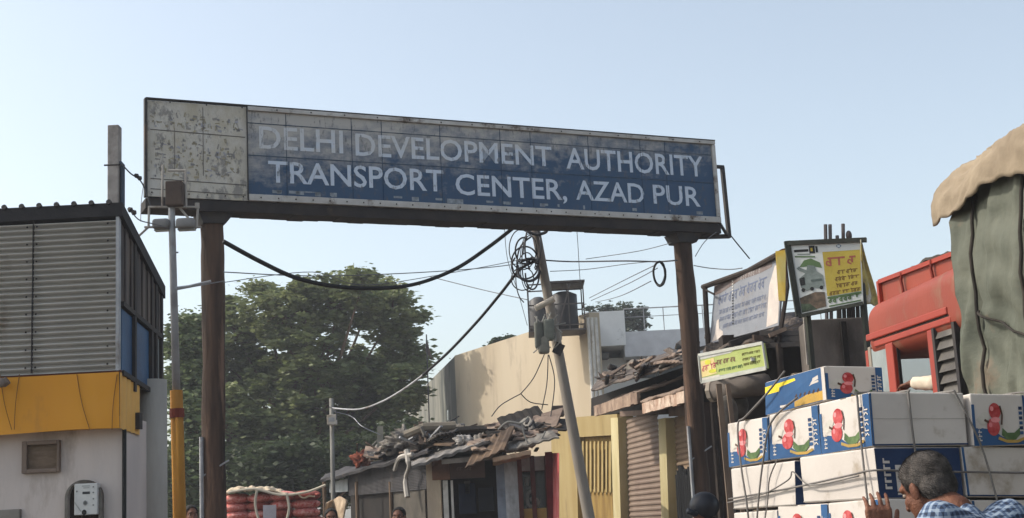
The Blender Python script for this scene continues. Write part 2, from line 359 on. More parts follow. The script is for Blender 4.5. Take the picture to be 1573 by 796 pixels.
# cladding: horizontal ribs
prof = []; n_r = 27; H_ = zr-.09-zc
for k in range(n_r*6+1):
    t = k/(n_r*6); prof.append((zc+t*H_, .03*cos(t*n_r*2*pi)))
b = MB()
vs = []; 
for z, d in prof: vs += [(XL, KY-.02-d, z), (KX-.012, KY-.02-d, z)]
b.add(vs, [(2*i, 2*i+1, 2*i+3, 2*i+2) for i in range(len(prof)-1)])
b.build('cladding', M('ribbed_grey_sheet', (188, 184, 178), (168, 165, 160), rough=.5, scale=1.2, dirt=(132, 118, 104), damt=.3, dscale=2.2, streak=2), kiosk, smooth=True)
for x in (KX-.62, KX-1.31): b = MB(); b.box((x, KY-.056, zc+.01), (x+.006, KY-.03, zr-.09)); b.build('sheet_lap', m_dark, kiosk)
b = MB()
for i in range(9):
    for x in (KX-.07, KX-.59, KX-.66, KX-1.28, KX-1.35): b.ell((x, KY-.052, zc+.05+i*(zr-zc-.2)/8), .008, nu=6, nv=4)
tag(b.build('screw', m_dark, kiosk), None, None, kind='stuff')
b = MB(); b.box((KX-.012, KY-.05, zc), (KX+.012, KY+.0, zr-.08)); b.build('corner_trim', m_galv, kiosk)
# roof
roof_b = rb.z
def zroof(y): return zr + (roof_b-zr)*(y-KY)/(rb.y-KY)
b = MB(); ov = .06
b.hexa([V((XL, KY-ov, zr-.10)), V((KX+.04, KY-ov, zr-.10)), V((KX+.04, rb.y, roof_b-.10)), V((XL, rb.y, roof_b-.10)), V((XL, KY-ov, zr)), V((KX+.04, KY-ov, zr)), V((KX+.04, rb.y, roof_b)), V((XL, rb.y, roof_b))])
roof = b.build('roof', M('tarred_roof_sheet', (40, 38, 40), (28, 27, 30), rough=.7), kiosk)
b = MB(); b.hexa([V((XL, KY+.02, zc-.02)), V((KX-.02, KY+.02, zc-.02)), V((KX-.02, rb.y-.1, zc-.02)), V((XL, rb.y-.1, zc-.02)), V((XL, KY+.02, zr-.11)), V((KX-.02, KY+.02, zr-.11)), V((KX-.02, rb.y-.1, zroof(rb.y-.1)-.11)), V((XL, rb.y-.1, zroof(rb.y-.1)-.11))]); b.build('inner_box', m_dark, kiosk)
b = MB()
for k in range(28):
    x = KX-.06-k*.128; b.tube([(x, KY-ov-.012, zr+.008), (x, rb.y, roof_b+.008)], .02, 8)
b.build('roof_rib', MC['tarred_roof_sheet'], roof)
# side wall sheets, streaky
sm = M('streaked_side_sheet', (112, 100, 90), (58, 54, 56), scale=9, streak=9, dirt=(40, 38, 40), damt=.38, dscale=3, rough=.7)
zb = yside(183, 466).z; zb2 = yside(250, 525).z
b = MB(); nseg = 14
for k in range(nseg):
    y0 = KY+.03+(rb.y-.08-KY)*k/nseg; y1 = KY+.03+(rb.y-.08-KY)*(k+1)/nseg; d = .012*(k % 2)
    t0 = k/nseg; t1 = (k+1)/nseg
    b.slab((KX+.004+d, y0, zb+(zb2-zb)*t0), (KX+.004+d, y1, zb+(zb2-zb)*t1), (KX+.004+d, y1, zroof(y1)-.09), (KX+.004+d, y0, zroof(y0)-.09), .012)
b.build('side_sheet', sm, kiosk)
bl = M('blue_panel', (34, 84, 124), (26, 64, 100), rough=.5, dirt=(48, 60, 78), damt=.4, scale=3)
yy = [KY+.04, KY+.30, KY+.36, KY+.72]
for a, c in ((KY+.04, KY+.31), (KY+.37, KY+.78)):
    b = MB(); ta = (a-KY)/1.3; tb = (c-KY)/1.3
    b.slab((KX+.006, a, zc), (KX+.006, c, zc-.06), (KX+.006, c, zb+(zb2-zb)*tb-.03), (KX+.006, a, zb+(zb2-zb)*ta-.03), .02); b.build('side_panel', bl, kiosk)
b = MB()
for y in (KY+.34, KY+.82, KY+.95, KY+1.12): b.box((KX-.0, y-.022, zc-.12), (KX+.03, y+.022, zroof(y)-.1))
b.bar((KX+.015, KY+.02, zb), (KX+.015, KY+1.15, zb2+.02), .03, .035); b.bar((KX+.015, KY+.02, zc-.01), (KX+.015, KY+1.12, zc-.1), .03, .035)
b.build('side_frame', m_dark, kiosk)
b = MB(); b.box((KX-.02, KY+.83, zc-.1), (KX+.005, KY+1.1, zb2)); b.build('side_glass', m_glass_l, kiosk)
# yellow band: a slightly sagging sheet wrapped round the corner
ym = M('yellow_band_sheet', (214, 150, 40), (204, 138, 34), rough=.5, scale=1, bump=.05, dirt=(176, 122, 46), damt=.3, dscale=2, streak=3)
b = MB()
b.grid(lambda u, v: (XL+(KX+.012-XL)*u, KY-.03-.015*noise.noise((u*9, v*1.5, 2))-.012*v, zf+(zc-.012-zf)*v-.012*(1-v)*noise.noise((u*6, 0, 5))), 60, 8)
b.build('yellow_band', ym, kiosk, smooth=True)
y2 = yside(213, 662).y
b = MB(); b.grid(lambda u, v: (KX+.014+.006*sin(u*30), KY-.03+(y2-KY+.03)*u, zf-.02*u+(zc-.012-zf)*v), 24, 4)
b.add([(XL, KY-.02, zf+.012), (KX+.01, KY-.02, zf+.012), (KX+.01, y2, zf+.012), (XL, y2, zf+.012)], [(0,3,2,1)])
b.build('yellow_band_return', M('yellow_band_lit', (226, 176, 92), (216, 160, 74), rough=.6, streak=5, scale=5), kiosk, smooth=True)  # paler copy of the yellow: light through the return put into its colour
b = MB()
for x0, x1 in (((0, 18)), ((30, 22)), ((118, 138)), ((180, 172))):
    p = [at(x0, 575, KY-.05), at((x0+x1)/2-2, 620, KY-.05), at(x1, 660, KY-.05)]; b.tube(smoothpath(p), .0028, 5)
b.build('slack_wire', M('dull_brown', (128, 88, 40)), kiosk)
b = MB(); b.box((XL, KY-.035, zc-.012), (KX+.02, KY+.0, zc+.004)); b.build('band_edge', Cc(110, 60, 44), kiosk)
# vent window
def kp(px, py, d=0.12): return at(px, py, KY+d)
a, c = kp(36, 728), kp(94, 676)
b = MB(); t = .028
for lo, hi in (((a.x, a.z), (a.x+t*1.3, c.z)), ((c.x-t*.6, a.z), (c.x, c.z)), ((a.x+t*1.3, a.z), (c.x-t*.6, a.z+t)), ((a.x+t*1.3, c.z-t), (c.x-t*.6, c.z))): b.box((lo[0], KY+.075, lo[1]), (hi[0], KY+.135, hi[1]))
wf = b.build('window_frame', M('brown_grey_frame', (128, 112, 100), (110, 96, 86)), kiosk, bevel=.004)
b = MB(); b.box((a.x+t*1.3, KY+.112, a.z+t), (c.x-t*.6, KY+.126, c.z-t))
b.build('shutter_board', M('faded_board', (122, 104, 88), (104, 88, 72), scale=12, streak=.3), wf)
# electricity meter in an arched niche
a, c = kp(103, 830), kp(160, 736)
b = MB(); mx = (a.x+c.x)/2; hw = (c.x-a.x)/2
pts = [(mx-hw, a.z)]+[(mx+hw*cos(pi-pi*k/14), c.z-hw*.95+hw*.95*sin(pi*k/14)) for k in range(15)]+[(mx+hw, a.z)]
inner = [(mx+(x-mx)*.84, min(z, c.z-.035)) for x, z in pts]
k = len(pts); vs = [(x, KY+.06, z) for x, z in pts]+[(x, KY+.06, z) for x, z in inner]+[(x, KY+.125, z) for x, z in pts]
b.add(vs, [(i, i+1, k+i+1, k+i) for i in range(k-1)]+[(i, 2*k+i, 2*k+i+1, i+1) for i in range(k-1)])
nh = b.build('meter_hood', M('hood_grey', (128, 124, 116), (84, 76, 70), scale=7), kiosk)
b = MB(); b.add([(x, KY+.114, z) for x, z in inner], [tuple(range(len(inner)))]); b.build('hood_back', M('hood_back', (58, 48, 42)), nh)
a2, c2 = kp(115, 792, .05), kp(151, 742, .05)
b = MB(); b.box((a2.x, KY+.03, a2.z), (c2.x, KY+.11, c2.z)); mtr = b.build('electric_meter', M('meter_plastic', (206, 206, 202), (190, 190, 188), rough=.4), kiosk, bevel=.006)
F = Face((a2.x, KY+.03, a2.z), (c2.x, KY+.03, a2.z), (c2.x, KY+.03, c2.z), (a2.x, KY+.03, c2.z))
b = MB(); gy = Cc(70, 72, 74); g2 = Cc(140, 142, 142)
F.rect(b, .36, .66, .68, .74, gy); F.circ(b, .48, .38, .09, .08, g2); F.circ(b, .48, .38, .06, .05, Cc(100, 104, 102), .004); F.circ(b, .44, .08, .1, .09, Cc(40, 42, 42))
F.line(b, [(.34, .92), (.68, .92)], .004, g2); F.line(b, [(.4, .86), (.66, .86)], .004, g2); F.line(b, [(0.02, .42), (.3, .12)], .008, Cc(170, 172, 168))
for v in (.88, .7, .5, .3): F.circ(b, .83, v, .035, .025, Cc(130, 132, 130))
F.circ(b, .12, .76, .035, .03, Cc(130, 132, 130))
b.build('meter_face', None, mtr)
b = MB(); b.tube([at(4, 590, KY-.1), at(12, 584, KY-.1)], .03, 10); b.ell(at(2, 588, KY-.12), .035)
b.build('bulb_holder', M('bulb_holder_grey', (120, 108, 100)), kiosk)
b = MB(); b.box((at(0, 786, KY).x-.05, KY+.08, at(0, 800, KY).z), (at(24, 786, KY).x, KY+.13, at(0, 783, KY).z)); b.build('socket_box', m_conc, kiosk, bevel=.005)
b = MB(); p = at(192, 670, KY+.1); b.tube([(KX+.01, KY+.1, 0), (KX+.01, KY+.1, zf)], .016, 8); b.build('corner_gap_strip', m_black, kiosk)  # black tube: the shade of the corner gap put into its colour
b = MB(); p = yside(236, 590); b.tube([(KX+.0, KY+.86, 0), (KX+.0, KY+.86, yside(236, 586).z)], .125, 18); b.build('corner_column', M('grey_column', (166, 160, 150), (146, 140, 132), streak=4, dirt=(120, 116, 114), damt=.2), kiosk, smooth=True)
b = MB(); b.box((KX+.003, KY+.36, zf+.02), (KX+.05, KY+.44, zf+.14)); b.build('bracket', m_dark, kiosk)
# plaster post on the roof behind, with a pipe and insulators
Y_ = 12.2; p0, p1 = at(165, 192, Y_), at(182, 192, Y_)
pp = empty('concrete_post', (p0.x, Y_, 0), 0, 'square grey concrete post rising behind the kiosk roof', 'post')
b = MB(); b.box((p0.x, Y_, 0), (p1.x, Y_+.11, p0.z)); b.build('shaft', M('pale_concrete', (166, 158, 152), (138, 132, 126), scale=7, dirt=(110, 104, 98), damt=.35, bump=.5), pp, bevel=.008)
b = MB(); q = at(187, 252, Y_); b.tube([(q.x, Y_+.04, 2), (q.x, Y_+.04, q.z), (q.x-.03, Y_+.04, q.z+.03)], .018, 8); b.tube([(q.x-.025, Y_+.06, 2), (q.x-.025, Y_+.06, q.z)], .012, 8); b.build('conduit', M('blue_grey_pipe', (72, 84, 98)), pp)
b = MB(); b.tube([at(160, 254, Y_), at(184, 253, Y_)], .008, 6); b.build('crossbar', m_dark, pp)

# ================================================================== slim pole with transformer box and floodlights
Y_ = 12.3
pole = empty('utility_pole', at(275, 820, Y_)*1, 0, 'slim grey pole with mustard lower half carrying a box frame and two floodlights', 'pole'); 
def P2(x, y, d=0): return at(x, y, Y_+d)
b0 = at(279, 900, Y_); q = P2(276, 796); top = P2(263.5, 318); low = q+(q-top)*(q.z/(top.z-q.z)); jt = top+(low-top)*((P2(269, 600).z-top.z)/(low.z-top.z))
b = MB(); b.tube([low, jt], [.062, .056], 12); b.build('lower_shaft', M('mustard_paint', (172, 122, 44), (150, 100, 36), dirt=(90, 70, 52), damt=.3, streak=4, scale=5), pole, smooth=True)
b = MB(); b.tube([jt, top, top+V((0, 0, .02))], [.036, .030, .03], 10); b.build('upper_shaft', m_galv, pole, smooth=True)
b = MB(); j2 = low+(jt-low)*.93; b.tube([j2-(jt-low).normalized()*.04, j2+(jt-low).normalized()*.04], .066, 12); b.build('tape_band', Cc(120, 52, 38), pole)
b = MB(); r_ = .011
for a, c in (((228, 318), (306, 318)), ((222, 349), (309, 349)), ((229, 317), (228, 350)), ((304, 316), (302, 350)), ((250, 254), (249, 319)), ((285, 262), (286, 319)), ((258, 262), (286, 262)), ((275, 318), (300, 348)), ((228, 349), (214, 362))): b.tube([P2(*a), P2(*c)], r_, 7)
for a, c in (((229, 318), (229, 349)), ((304, 318), (303, 349))): b.tube([P2(a[0], a[1]), P2(a[0], a[1], .35), P2(c[0], c[1], .35), P2(*c)], .009, 6)
b.tube([P2(303, 312), P2(303, 320)], .022, 8)
b.build('support_frame', M('painted_frame', (176, 170, 162), (150, 142, 134), dirt=(110, 90, 76)), pole)
a, c = P2(258, 319), P2(283, 281)
b = MB(); b.box((a.x, Y_-.1, a.z), (c.x, Y_+.12, c.z)); b.build('transformer_box', M('rusty_box', (92, 78, 68), (76, 64, 58), dirt=(60, 50, 46)), pole, bevel=.01)
for a, c, e in (((236, 346), (262, 345), 0), ((272, 346), (301, 343), 0)):
    A, C2 = P2(*a), P2(*c); b = MB(); b.rbox((A+C2)/2, (abs(C2.x-A.x), .16, .095), .03, 3)
    fl = b.build('floodlight', M('floodlight_grey', (128, 126, 124), (104, 102, 100), rough=.5), pole, smooth=True)
    b = MB(); b.box((min(A.x, C2.x)+.01, Y_-.03, (A.z+C2.z)/2-.055), (max(A.x, C2.x)-.01, Y_+.05, (A.z+C2.z)/2-.045)); b.build('lens', m_glass_l, fl)
b = MB()
b.tube([P2(266, 443), P2(290, 440), P2(324, 432)], .012, 6); b.ell(P2(268, 443), .03); b.build('clamp', m_galv, pole); b = MB(); b.tube([P2(260, 388), P2(274, 388)], .008, 5); b.build('step_bolt', m_galv, pole)
# ================================================================== cream building far behind
TOPZ = 5.66
KB = 1.2; A = V((1.53, 28, 0))*KB; B_ = V((-1.53, 34, 0))*KB; C_ = V((-3.55, 46, 0))*KB; D_ = V((2.4, 46.5, 0))*KB; E_ = V((2.5, 46, 0))*KB; A2 = V((2.0, 28.3, 0))
def up(p, z): return V((p.x, p.y, z))
cb = empty('plastered_building', A, 0, 'big plain cream plastered building with flat roof behind the stalls', 'building')
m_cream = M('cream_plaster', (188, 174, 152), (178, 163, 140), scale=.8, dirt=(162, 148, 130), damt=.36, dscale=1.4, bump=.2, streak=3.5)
b = MB(); zA = at(890, 484, 28.3*KB).z; zB = at(690, 547, 34*KB).z
b.slab(up(B_, 0), up(A, 0), up(A, zA), up(B_, zB), .25); b.build('wall', m_cream, cb)
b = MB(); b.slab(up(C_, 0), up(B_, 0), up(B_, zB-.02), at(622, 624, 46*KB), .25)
b.build('side_wall', M('stained_shaded_wall', (138, 136, 126), (104, 104, 98), scale=1.5, streak=6, dirt=(78, 82, 78), damt=.5, dscale=1.2), cb)  # grey holds both real stains and the tree's shade, put into the colour
b = MB(); b.slab(up(A, 0), up(E_, 0), up(E_, zA), up(A, zA), .04); b.build('end_wall', m_cream, cb)
for x in (903, 909, 915): b = MB(); q = at(x, 488, 33.4); b.tube([V((q.x, 33.4, 0)), q], .04, 8); b.build('pipe', m_white, cb)
b = MB(); b.add([up(A, zA-.3), up(E_, zA-.3), up(D_, zA-.3), up(C_, zB-.5), up(B_, zB-.3)], [(0,1,2,3,4)]); b.build('roof', m_conc, cb)
b = MB()
dv = (B_-A).normalized()
for px0, px1, y0, y1 in ((672, 698, 630, 646),):
    n_ = V((-.986, -.17, 0)); P = [onplane(px0, y1, B_, n_), onplane(px1-8, y1, B_, n_), onplane(px1-8, y0, B_, n_), onplane(px0, y0, B_, n_)]
    b.slab(P[0]+n_*.03, P[1]+n_*.03, P[2]+n_*.03, P[3]+n_*.03, .02)
b.build('window', m_glass_d, cb)
# grey building with terrace
Yg = 36.0
gb = empty('terrace_building', at(900, 800, Yg)*1, 0, 'grey flat roofed building with terrace parapet and dark upper windows', 'building'); 
m_gw = M('grey_white_wall', (228, 228, 226), (208, 208, 206), scale=1, dirt=(150, 150, 150), damt=.25)
def gp(x, y, d=0): return at(x, y, Yg+d)
def gbox(b, x0, y0, x1, y1, d0, d1, toground=False):
    p, q = gp(x0, y1, d0), gp(x1, y0, d0); b.box((p.x, Yg+d0, 0 if toground else p.z), (q.x, Yg+d1, q.z))
b = MB(); gbox(b, 904, 532, 1300, 526, .9, 5, True); b.build('wall', m_gw, gb)
b = MB(); gbox(b, 898, 530, 962, 480, 0, 3.5); b.build('parapet', m_gw, gb)
b = MB(); gbox(b, 958, 531, 1300, 510, 0.02, 4); b.build('terrace_slab', M('pale_slab', (206, 206, 208), (190, 190, 192)), gb)
b = MB(); 
for x in (896, 904, 911): 
    p = gp(x, 560); b.box((p.x-.04, Yg-.06, 0), (p.x+.035, Yg+.9, gp(x, 484).z if x < 900 else gp(x, 490).z))
b.build('corner_strip', m_white, gb)
for x0, x1 in ((966, 1048), (1056, 1086), (1094, 1130)):
    b = MB(); p, q = gp(x0, 582, .86), gp(x1, 537, .86); b.box((p.x, Yg+.84, p.z), (q.x, Yg+.95, q.z)); wn = b.build('window', m_glass_d, gb)
    b = MB(); w_ = .03; b.box((p.x-w_, Yg+.81, p.z-w_), (p.x, Yg+.9, q.z+w_)); b.box((q.x, Yg+.81, p.z-w_), (q.x+w_, Yg+.9, q.z+w_)); b.box(((p.x+q.x)/2-.015, Yg+.81, p.z), ((p.x+q.x)/2+.015, Yg+.836, q.z)); b.build('frame', m_conc, wn)
b = MB(); p = gp(921, 548, .5); b.rbox((p.x, p.y, p.z), (.5, .4, .16), .05); pass; b.build('wall_lamp', M('lamp_dull', (120, 118, 114)), gb)
b = MB(); 
pA, pB = gp(958, 475, .1), gp(1290, 473, .1); pB.z = pA.z
b.tube([pA, pB], .018, 6)
for k in range(12): p = pA.lerp(pB, k/11); b.tube([V((p.x, p.y, gp(1000, 512).z)), p], .014, 6)
p1_ = pA-V((0, 0, .22)); b.tube([p1_, pB-V((0, 0, .22))], .01, 6); b.build('railing', m_galv, gb)
# --------------------------------------------------------------- foliage
def leafmat(name, c1, c2):
    mt = M(name, c1, c2, rough=.55, scale=1.2, island=.5, bump=0); n = mt.node_tree; bs = n.nodes['Principled BSDF']; out = n.nodes['Material Output']
    tr = n.nodes.new('ShaderNodeBsdfTranslucent'); mx = n.nodes.new('ShaderNodeMixShader'); mx.inputs[0].default_value = .38
    n.links.new(bs.inputs['Base Color'].links[0].from_socket, tr.inputs[0]); n.links.new(bs.outputs[0], mx.inputs[1]); n.links.new(tr.outputs[0], mx.inputs[2]); n.links.new(mx.outputs[0], out.inputs[0]); return mt
def leaf(b, p, s_, rr, mt=None):
    a = rr.uniform(0, 2*pi); t = rr.uniform(-1.5, 1.5); u = V((cos(a), sin(a), 0)); v = V((-sin(a)*cos(t), cos(a)*cos(t), sin(t))); l = s_*rr.uniform(.45, 1.45)
    k = len(b.v); b.v += [p-u*l, p+v*l*.45, p+u*l, p-v*l*.45]; b.f.append([k, k+1, k+2, k+3]); b.m.append(0)
def tree(name, label, Y, lobes, n, ls, trunk, cols, seed, clump=90, group=None, spread=.34):
    rr = random.Random(seed); base = at(trunk[0], 800, Y); base.z = 0; t = empty(name, base, 0, label, 'tree', group)
    cr = MB(); limbs = MB(); fork = V((base.x, Y, trunk[1]))
    limbs.tube([base, base.lerp(fork, .5)+V((.08, 0, 0)), fork], [trunk[2]*1.2, trunk[2], trunk[2]*.8], 10)
    tot = sum(l[2]*l[3] for l in lobes)
    for (px, py, rx, ry) in lobes:
        k_ = Y/FPX; dep = rr.uniform(-1.6, 1.6)*(1 if n > 9000 else .3); c = at(px, py, Y+dep); rX, rZ = rx*k_, ry*k_; rY = (rX+rZ)/2*.9
        mid = fork.lerp(c, .5)+V((0, 0, .15*rZ)); limbs.tube(smoothpath([fork, mid, c], 4), [trunk[2]*.4*(1-.115*i) for i in range(9)], 7)
        nc = max(3, int(n*rx*ry/tot/clump))
        for j in range(nc):
            d = V((rr.gauss(0, 1), rr.gauss(0, 1), rr.gauss(0, 1))).normalized(); q = rr.uniform(.45, 1.04)
            cc = c+V((d.x*rX*q, d.y*rY*q, d.z*rZ*q)); cs = spread*rr.uniform(.45, 1.5)
            if rr.random() < .5: limbs.tube([c.lerp(cc, .1), c.lerp(cc, .55)+V((0,0,.05)), cc], [.035, .022, .008], 5)
            for i in range(clump):
                e = V((rr.gauss(0, 1), rr.gauss(0, 1), rr.gauss(0, .55)))*cs*.55; leaf(cr, cc+e, ls, rr)
    cr.build('crown', leafmat(name+'_leaf'+str(seed), *cols), t); limbs.build('trunk', m_wood, t); return t
tree('leafy_tree', 'large dense green tree between the left sign post and the cream building', 41,
     [(365,520,55,50),(350,470,26,18),(440,480,62,45),(520,470,66,48),(575,450,50,30),(560,428,30,14),(600,490,45,45),(625,540,32,45),(380,590,80,60),(480,570,90,70),(560,590,70,60),(615,600,38,50),(320,560,30,70),(345,660,60,70),(430,680,85,70),(520,680,85,70),(590,660,60,55),(640,488,16,8),(400,445,24,14),(470,438,26,12),(640,570,14,18),(450,740,120,50),(560,735,100,50)],
     125000, .10, (470, 3.2, .28), ((146, 154, 104), (94, 110, 66)), 5, spread=.27)
tree('leafy_tree', 'smaller green tree showing between the mustard pole and the left sign post', 35,
     [(290,530,22,40),(285,600,26,50),(300,670,26,60),(275,740,40,60),(300,500,16,18),(318,770,30,40)], 30000, .085, (296, 2.2, .12), ((122, 136, 92), (92, 110, 70)), 9)
tree('far_tree', 'small tree top peeping over the left part of the cream roof', 52, [(770,527,15,7),(786,521,9,7),(757,532,8,4)], 1400, .09, (770, 5.2, .1), ((70, 88, 50), (50, 66, 38)), 12, clump=40, spread=.2)
tree('far_tree', 'grey green tree top beyond the terrace railing', 60, [(935,480,12,12),(958,478,16,12),(985,488,16,16),(972,500,20,14),(912,474,10,6)], 3200, .09, (960, 5.5, .12), ((92, 104, 86), (70, 82, 64)), 15, clump=50, spread=.25)
tree('leafy_tree', 'low tree mass coloured dark as deep shade behind the red sacks and the dark shack', 38, [(380,730,60,40),(440,720,60,45),(520,720,50,50),(580,710,50,45),(620,690,35,50),(335,740,40,50)], 60000, .10, (450, 1.4, .14), ((84, 98, 66), (62, 76, 50)), 19)  # added foliage; deep shade under the big tree put into its leaf colours
# flag
p = at(654, 552, 40); fl = empty('flag', (p.x, p.y, 0), 0, 'small dark pennant hanging on a thin stick right of the big tree', 'flag')
b = MB(); b.tube([V((p.x, p.y, 0)), at(655, 514, 40)], .02, 6); b.build('stick', m_wire, fl)
b = MB(); b.slab(at(653, 540, 40), at(664, 552, 40), at(658, 530, 40), at(655, 516, 40), .01); b.build('cloth', Cc(92, 78, 74), fl)

# ================================================================== cable helper, small lamp pole, leaning pole
def cable(label, pts, r, mat=m_black, name='cable', sub=8, group=None):
    b = MB(); P = smoothpath([at(*q) for q in pts], sub); b.tube(P, r, 6)
    return tag(b.build(name, mat, loc=P[0], smooth=True), label, 'cable', group)
sp2 = empty('small_pole', (at(510, 730, 24).x, 24, 0), 0, 'thin grey pole with a small white box standing in front of the big tree', 'pole')
b = MB(); b.tube([V((at(511, 780, 24).x, 24, 0)), at(509, 612, 24)], [.045, .036], 10); b.build('shaft', M('dull_pole', (132, 130, 124), (108, 106, 102)), sp2, smooth=True)
a, c = at(503, 653, 23.9), at(517, 637, 23.9); b = MB(); b.box((a.x, 23.85, a.z), (c.x, 23.97, c.z)); bx = b.build('white_box', m_white, sp2, bevel=.01)
b = MB(); b.box((a.x+.03, 23.842, a.z+.05), (c.x-.03, 23.848, c.z-.05)); b.build('box_window', m_galv, bx)
b = MB(); b.tube(smoothpath([at(506, 625, 23.9), at(516, 632, 23.8), at(517, 645, 23.8)], 4), .012, 6); b.build('wire_loop', m_wire, sp2)
# leaning pole
Y_ = 18
lp_t, lp_m = at(820, 338, Y_), at(905, 796, Y_); lp_b = lp_t+(lp_m-lp_t)*(lp_t.z/(lp_t.z-lp_m.z))
lp = empty('leaning_pole', (lp_b.x, Y_, 0), 0, 'leaning grey utility pole wrapped in tangled cables between the two sign posts', 'pole')
b = MB(); b.tube([lp_b.lerp(lp_t, k/8) for k in range(9)]+[lp_t+(lp_t-lp_b).normalized()*.35], [.082-.0028*k for k in range(10)], 14, wob=.02); b.build('shaft', M('pole_concrete', (146, 138, 128), (122, 114, 106), scale=3, streak=5, dirt=(96, 88, 80), damt=.35), lp, smooth=True)
def LQ(x, y, d=0): return at(x, y, Y_+d)
b = MB(); rr = random.Random(4)
for k in range(11):
    cx_, cy_ = rr.uniform(800, 822), rr.uniform(380, 430); rx, ry = rr.uniform(8, 22), rr.uniform(16, 44); a0 = rr.uniform(0, 2*pi); sp_ = rr.uniform(3.5, 6.2)
    b.tube(smoothpath([LQ(cx_+rx*cos(a0+sp_*i/9), cy_+ry*sin(a0+sp_*i/9), -.15+rr.uniform(-.1, .1)) for i in range(10)], 4), rr.choice((.006, .008, .012)), 5)
b.tube(smoothpath([LQ(795, 408, -.1), LQ(798, 425, -.2), LQ(812, 432, -.2), LQ(826, 425, -.1), LQ(828, 408, 0), LQ(815, 398, -.1), LQ(800, 402, -.1)], 5), .02, 6)
b.tube(smoothpath([LQ(792, 346, -.1), LQ(806, 353, -.1), LQ(822, 360, -.1), LQ(838, 357, -.1), LQ(842, 348, -.1)], 5), .022, 6)
b.tube(smoothpath([LQ(818, 362, -.1), LQ(800, 378, -.1), LQ(794, 402, -.1), LQ(797, 418, -.1)], 5), .012, 6)
b.build('cable_coils', m_wire, lp, smooth=True)
b = MB(); b.tube([LQ(822, 474, -.2), LQ(851, 459, -.2)], .04, 10); b.build('tube_lamp', M('lamp_cream', (196, 186, 172)), lp)
for (x0, y0, x1, y1, c_) in ((822, 494, 834, 536, (98, 100, 94)), (835, 490, 851, 524, (116, 120, 112)), (827, 516, 843, 544, (132, 130, 120))):
    a, c = LQ(x0, y1, -.22), LQ(x1, y0, -.22); b = MB(); b.rbox((a+c)/2, (c.x-a.x, .14, c.z-a.z), .035, 3); b.build('junction_box', Cc(*c_), lp, smooth=True)
b = MB(); a = LQ(858, 536, -.18); b.box((-.06, -.04, -.07), (.06, .04, .07), mat4=Matrix.Translation(a) @ Matrix.Rotation(.5, 4, 'Y')); b.build('dark_box', m_dark, lp)
b = MB()
for k in range(16):
    x, y = rr.uniform(818, 858), rr.uniform(480, 520); b.tube(smoothpath([LQ(x, y, -.25), LQ(x+rr.uniform(-14, 14), y+rr.uniform(6, 22), -.28), LQ(x+rr.uniform(-16, 16), y+rr.uniform(-10, 34), -.22)], 4), .009, 5)
b.build('wire_tangle', M('pale_wire', (150, 148, 142)), lp)
b = MB()
for pts in (((842, 545), (840, 590), (832, 630)), ((843, 545), (852, 585), (846, 640)), ((838, 540), (820, 580), (800, 605)), ((800, 605), (770, 622), (755, 640)), ((800, 605), (815, 618), (842, 622))): b.tube(smoothpath([LQ(x, y, .1) for x, y in pts], 5), .007, 5)
b.build('hanging_wire', m_wire, lp)
# water tanks in a cage on the cream roof
Yt = 33.1
tk = empty('tank_cage', at(850, 500, Yt), 0, 'steel cage with two dark water tanks on the roof edge behind the leaning pole', 'water tank')
def T(x, y, d=0): return at(x, y, Yt+d)
b = MB(); X0, X1, X2 = T(812, 470).x, T(838, 470).x, T(897, 470).x; z1 = T(850, 436).z; z0 = T(850, 500).z; dd = 1.0
for x in (X0, X1, (X1+X2)/2+.1, X2):
    for y in (Yt, Yt+dd): b.bar((x, y, z0-.1), (x, y, z1), .03)
for z in (z0, (z0+z1)/2, z1):
    for y in (Yt, Yt+dd): b.bar((X0, y, z), (X2, y, z), .03)
    for x in (X0, X2, (X1+X2)/2): b.bar((x, Yt, z), (x, Yt+dd, z), .03)
b.box((X1+.05, Yt-.1, z1+.01), (X2+.05, Yt+dd+.1, z1+.05)); b.bar((X1+.3, Yt-.02, z0), (X2-.3, Yt-.02, z1), .035)
b.box((X0-.03, Yt-.03, z0-.14), (X2+.03, Yt+dd+.05, z0-.10))
b.build('cage', M('cage_steel', (92, 86, 82), (70, 62, 58), rough=.7), tk)
for xc, r, zt, c_ in ((T(868, 470).x, .32, T(860, 444).z, (44, 42, 44)), (T(828, 480).x, .22, T(828, 452).z, (84, 82, 82))):
    b = MB(); b.tube([(xc, Yt+.5, z0-.09), (xc, Yt+.5, z0+.1), (xc, Yt+.5, z0+.3), (xc, Yt+.5, zt-.08), (xc, Yt+.5, zt)], [r, r*1.04, r, r, r*.45], 20); b.build('tank', M('tank_%d' % c_[0], c_, rough=.5), tk, smooth=True)

# ================================================================== front row of shop fronts on the right side of the lane
RN = V((-.986, -.164, 0)).normalized(); RP = V((5.95, 0, 0)); RD = V((-.164, .986, 0)).normalized()
def row(px, py, off=0): return onplane(px, py, RP+RN*off, RN)
def rowpanel(b, x0, yt0, x1, yt1, off=0, t=.1, yb0=None, yb1=None, mt=None):
    a, c = row(x0, yt0, off), row(x1, yt1, off)
    ab = row(x0, yb0, off) if yb0 else V((row(x0, 796, off).x, row(x0, 796, off).y, 0)); cb_ = row(x1, yb1, off) if yb1 else V((row(x1, 796, off).x, row(x1, 796, off).y, 0))
    b.slab(ab, cb_, c, a, t, mt); return a, c
yl = M('ochre_wall', (158, 140, 98), (146, 126, 82), scale=2, streak=3, dirt=(126, 108, 76), damt=.3)
yg = empty('ochre_gate_bay', row(895, 800), 0, 'ochre yellow shop bay with slatted gate behind the leaning pole', 'shop front'); 
b = MB(); rowpanel(b, 846, 645, 884, 642, 0, .5); rowpanel(b, 884, 641, 948, 636, -.02, .3, 672, 668); b.build('wall', yl, yg)
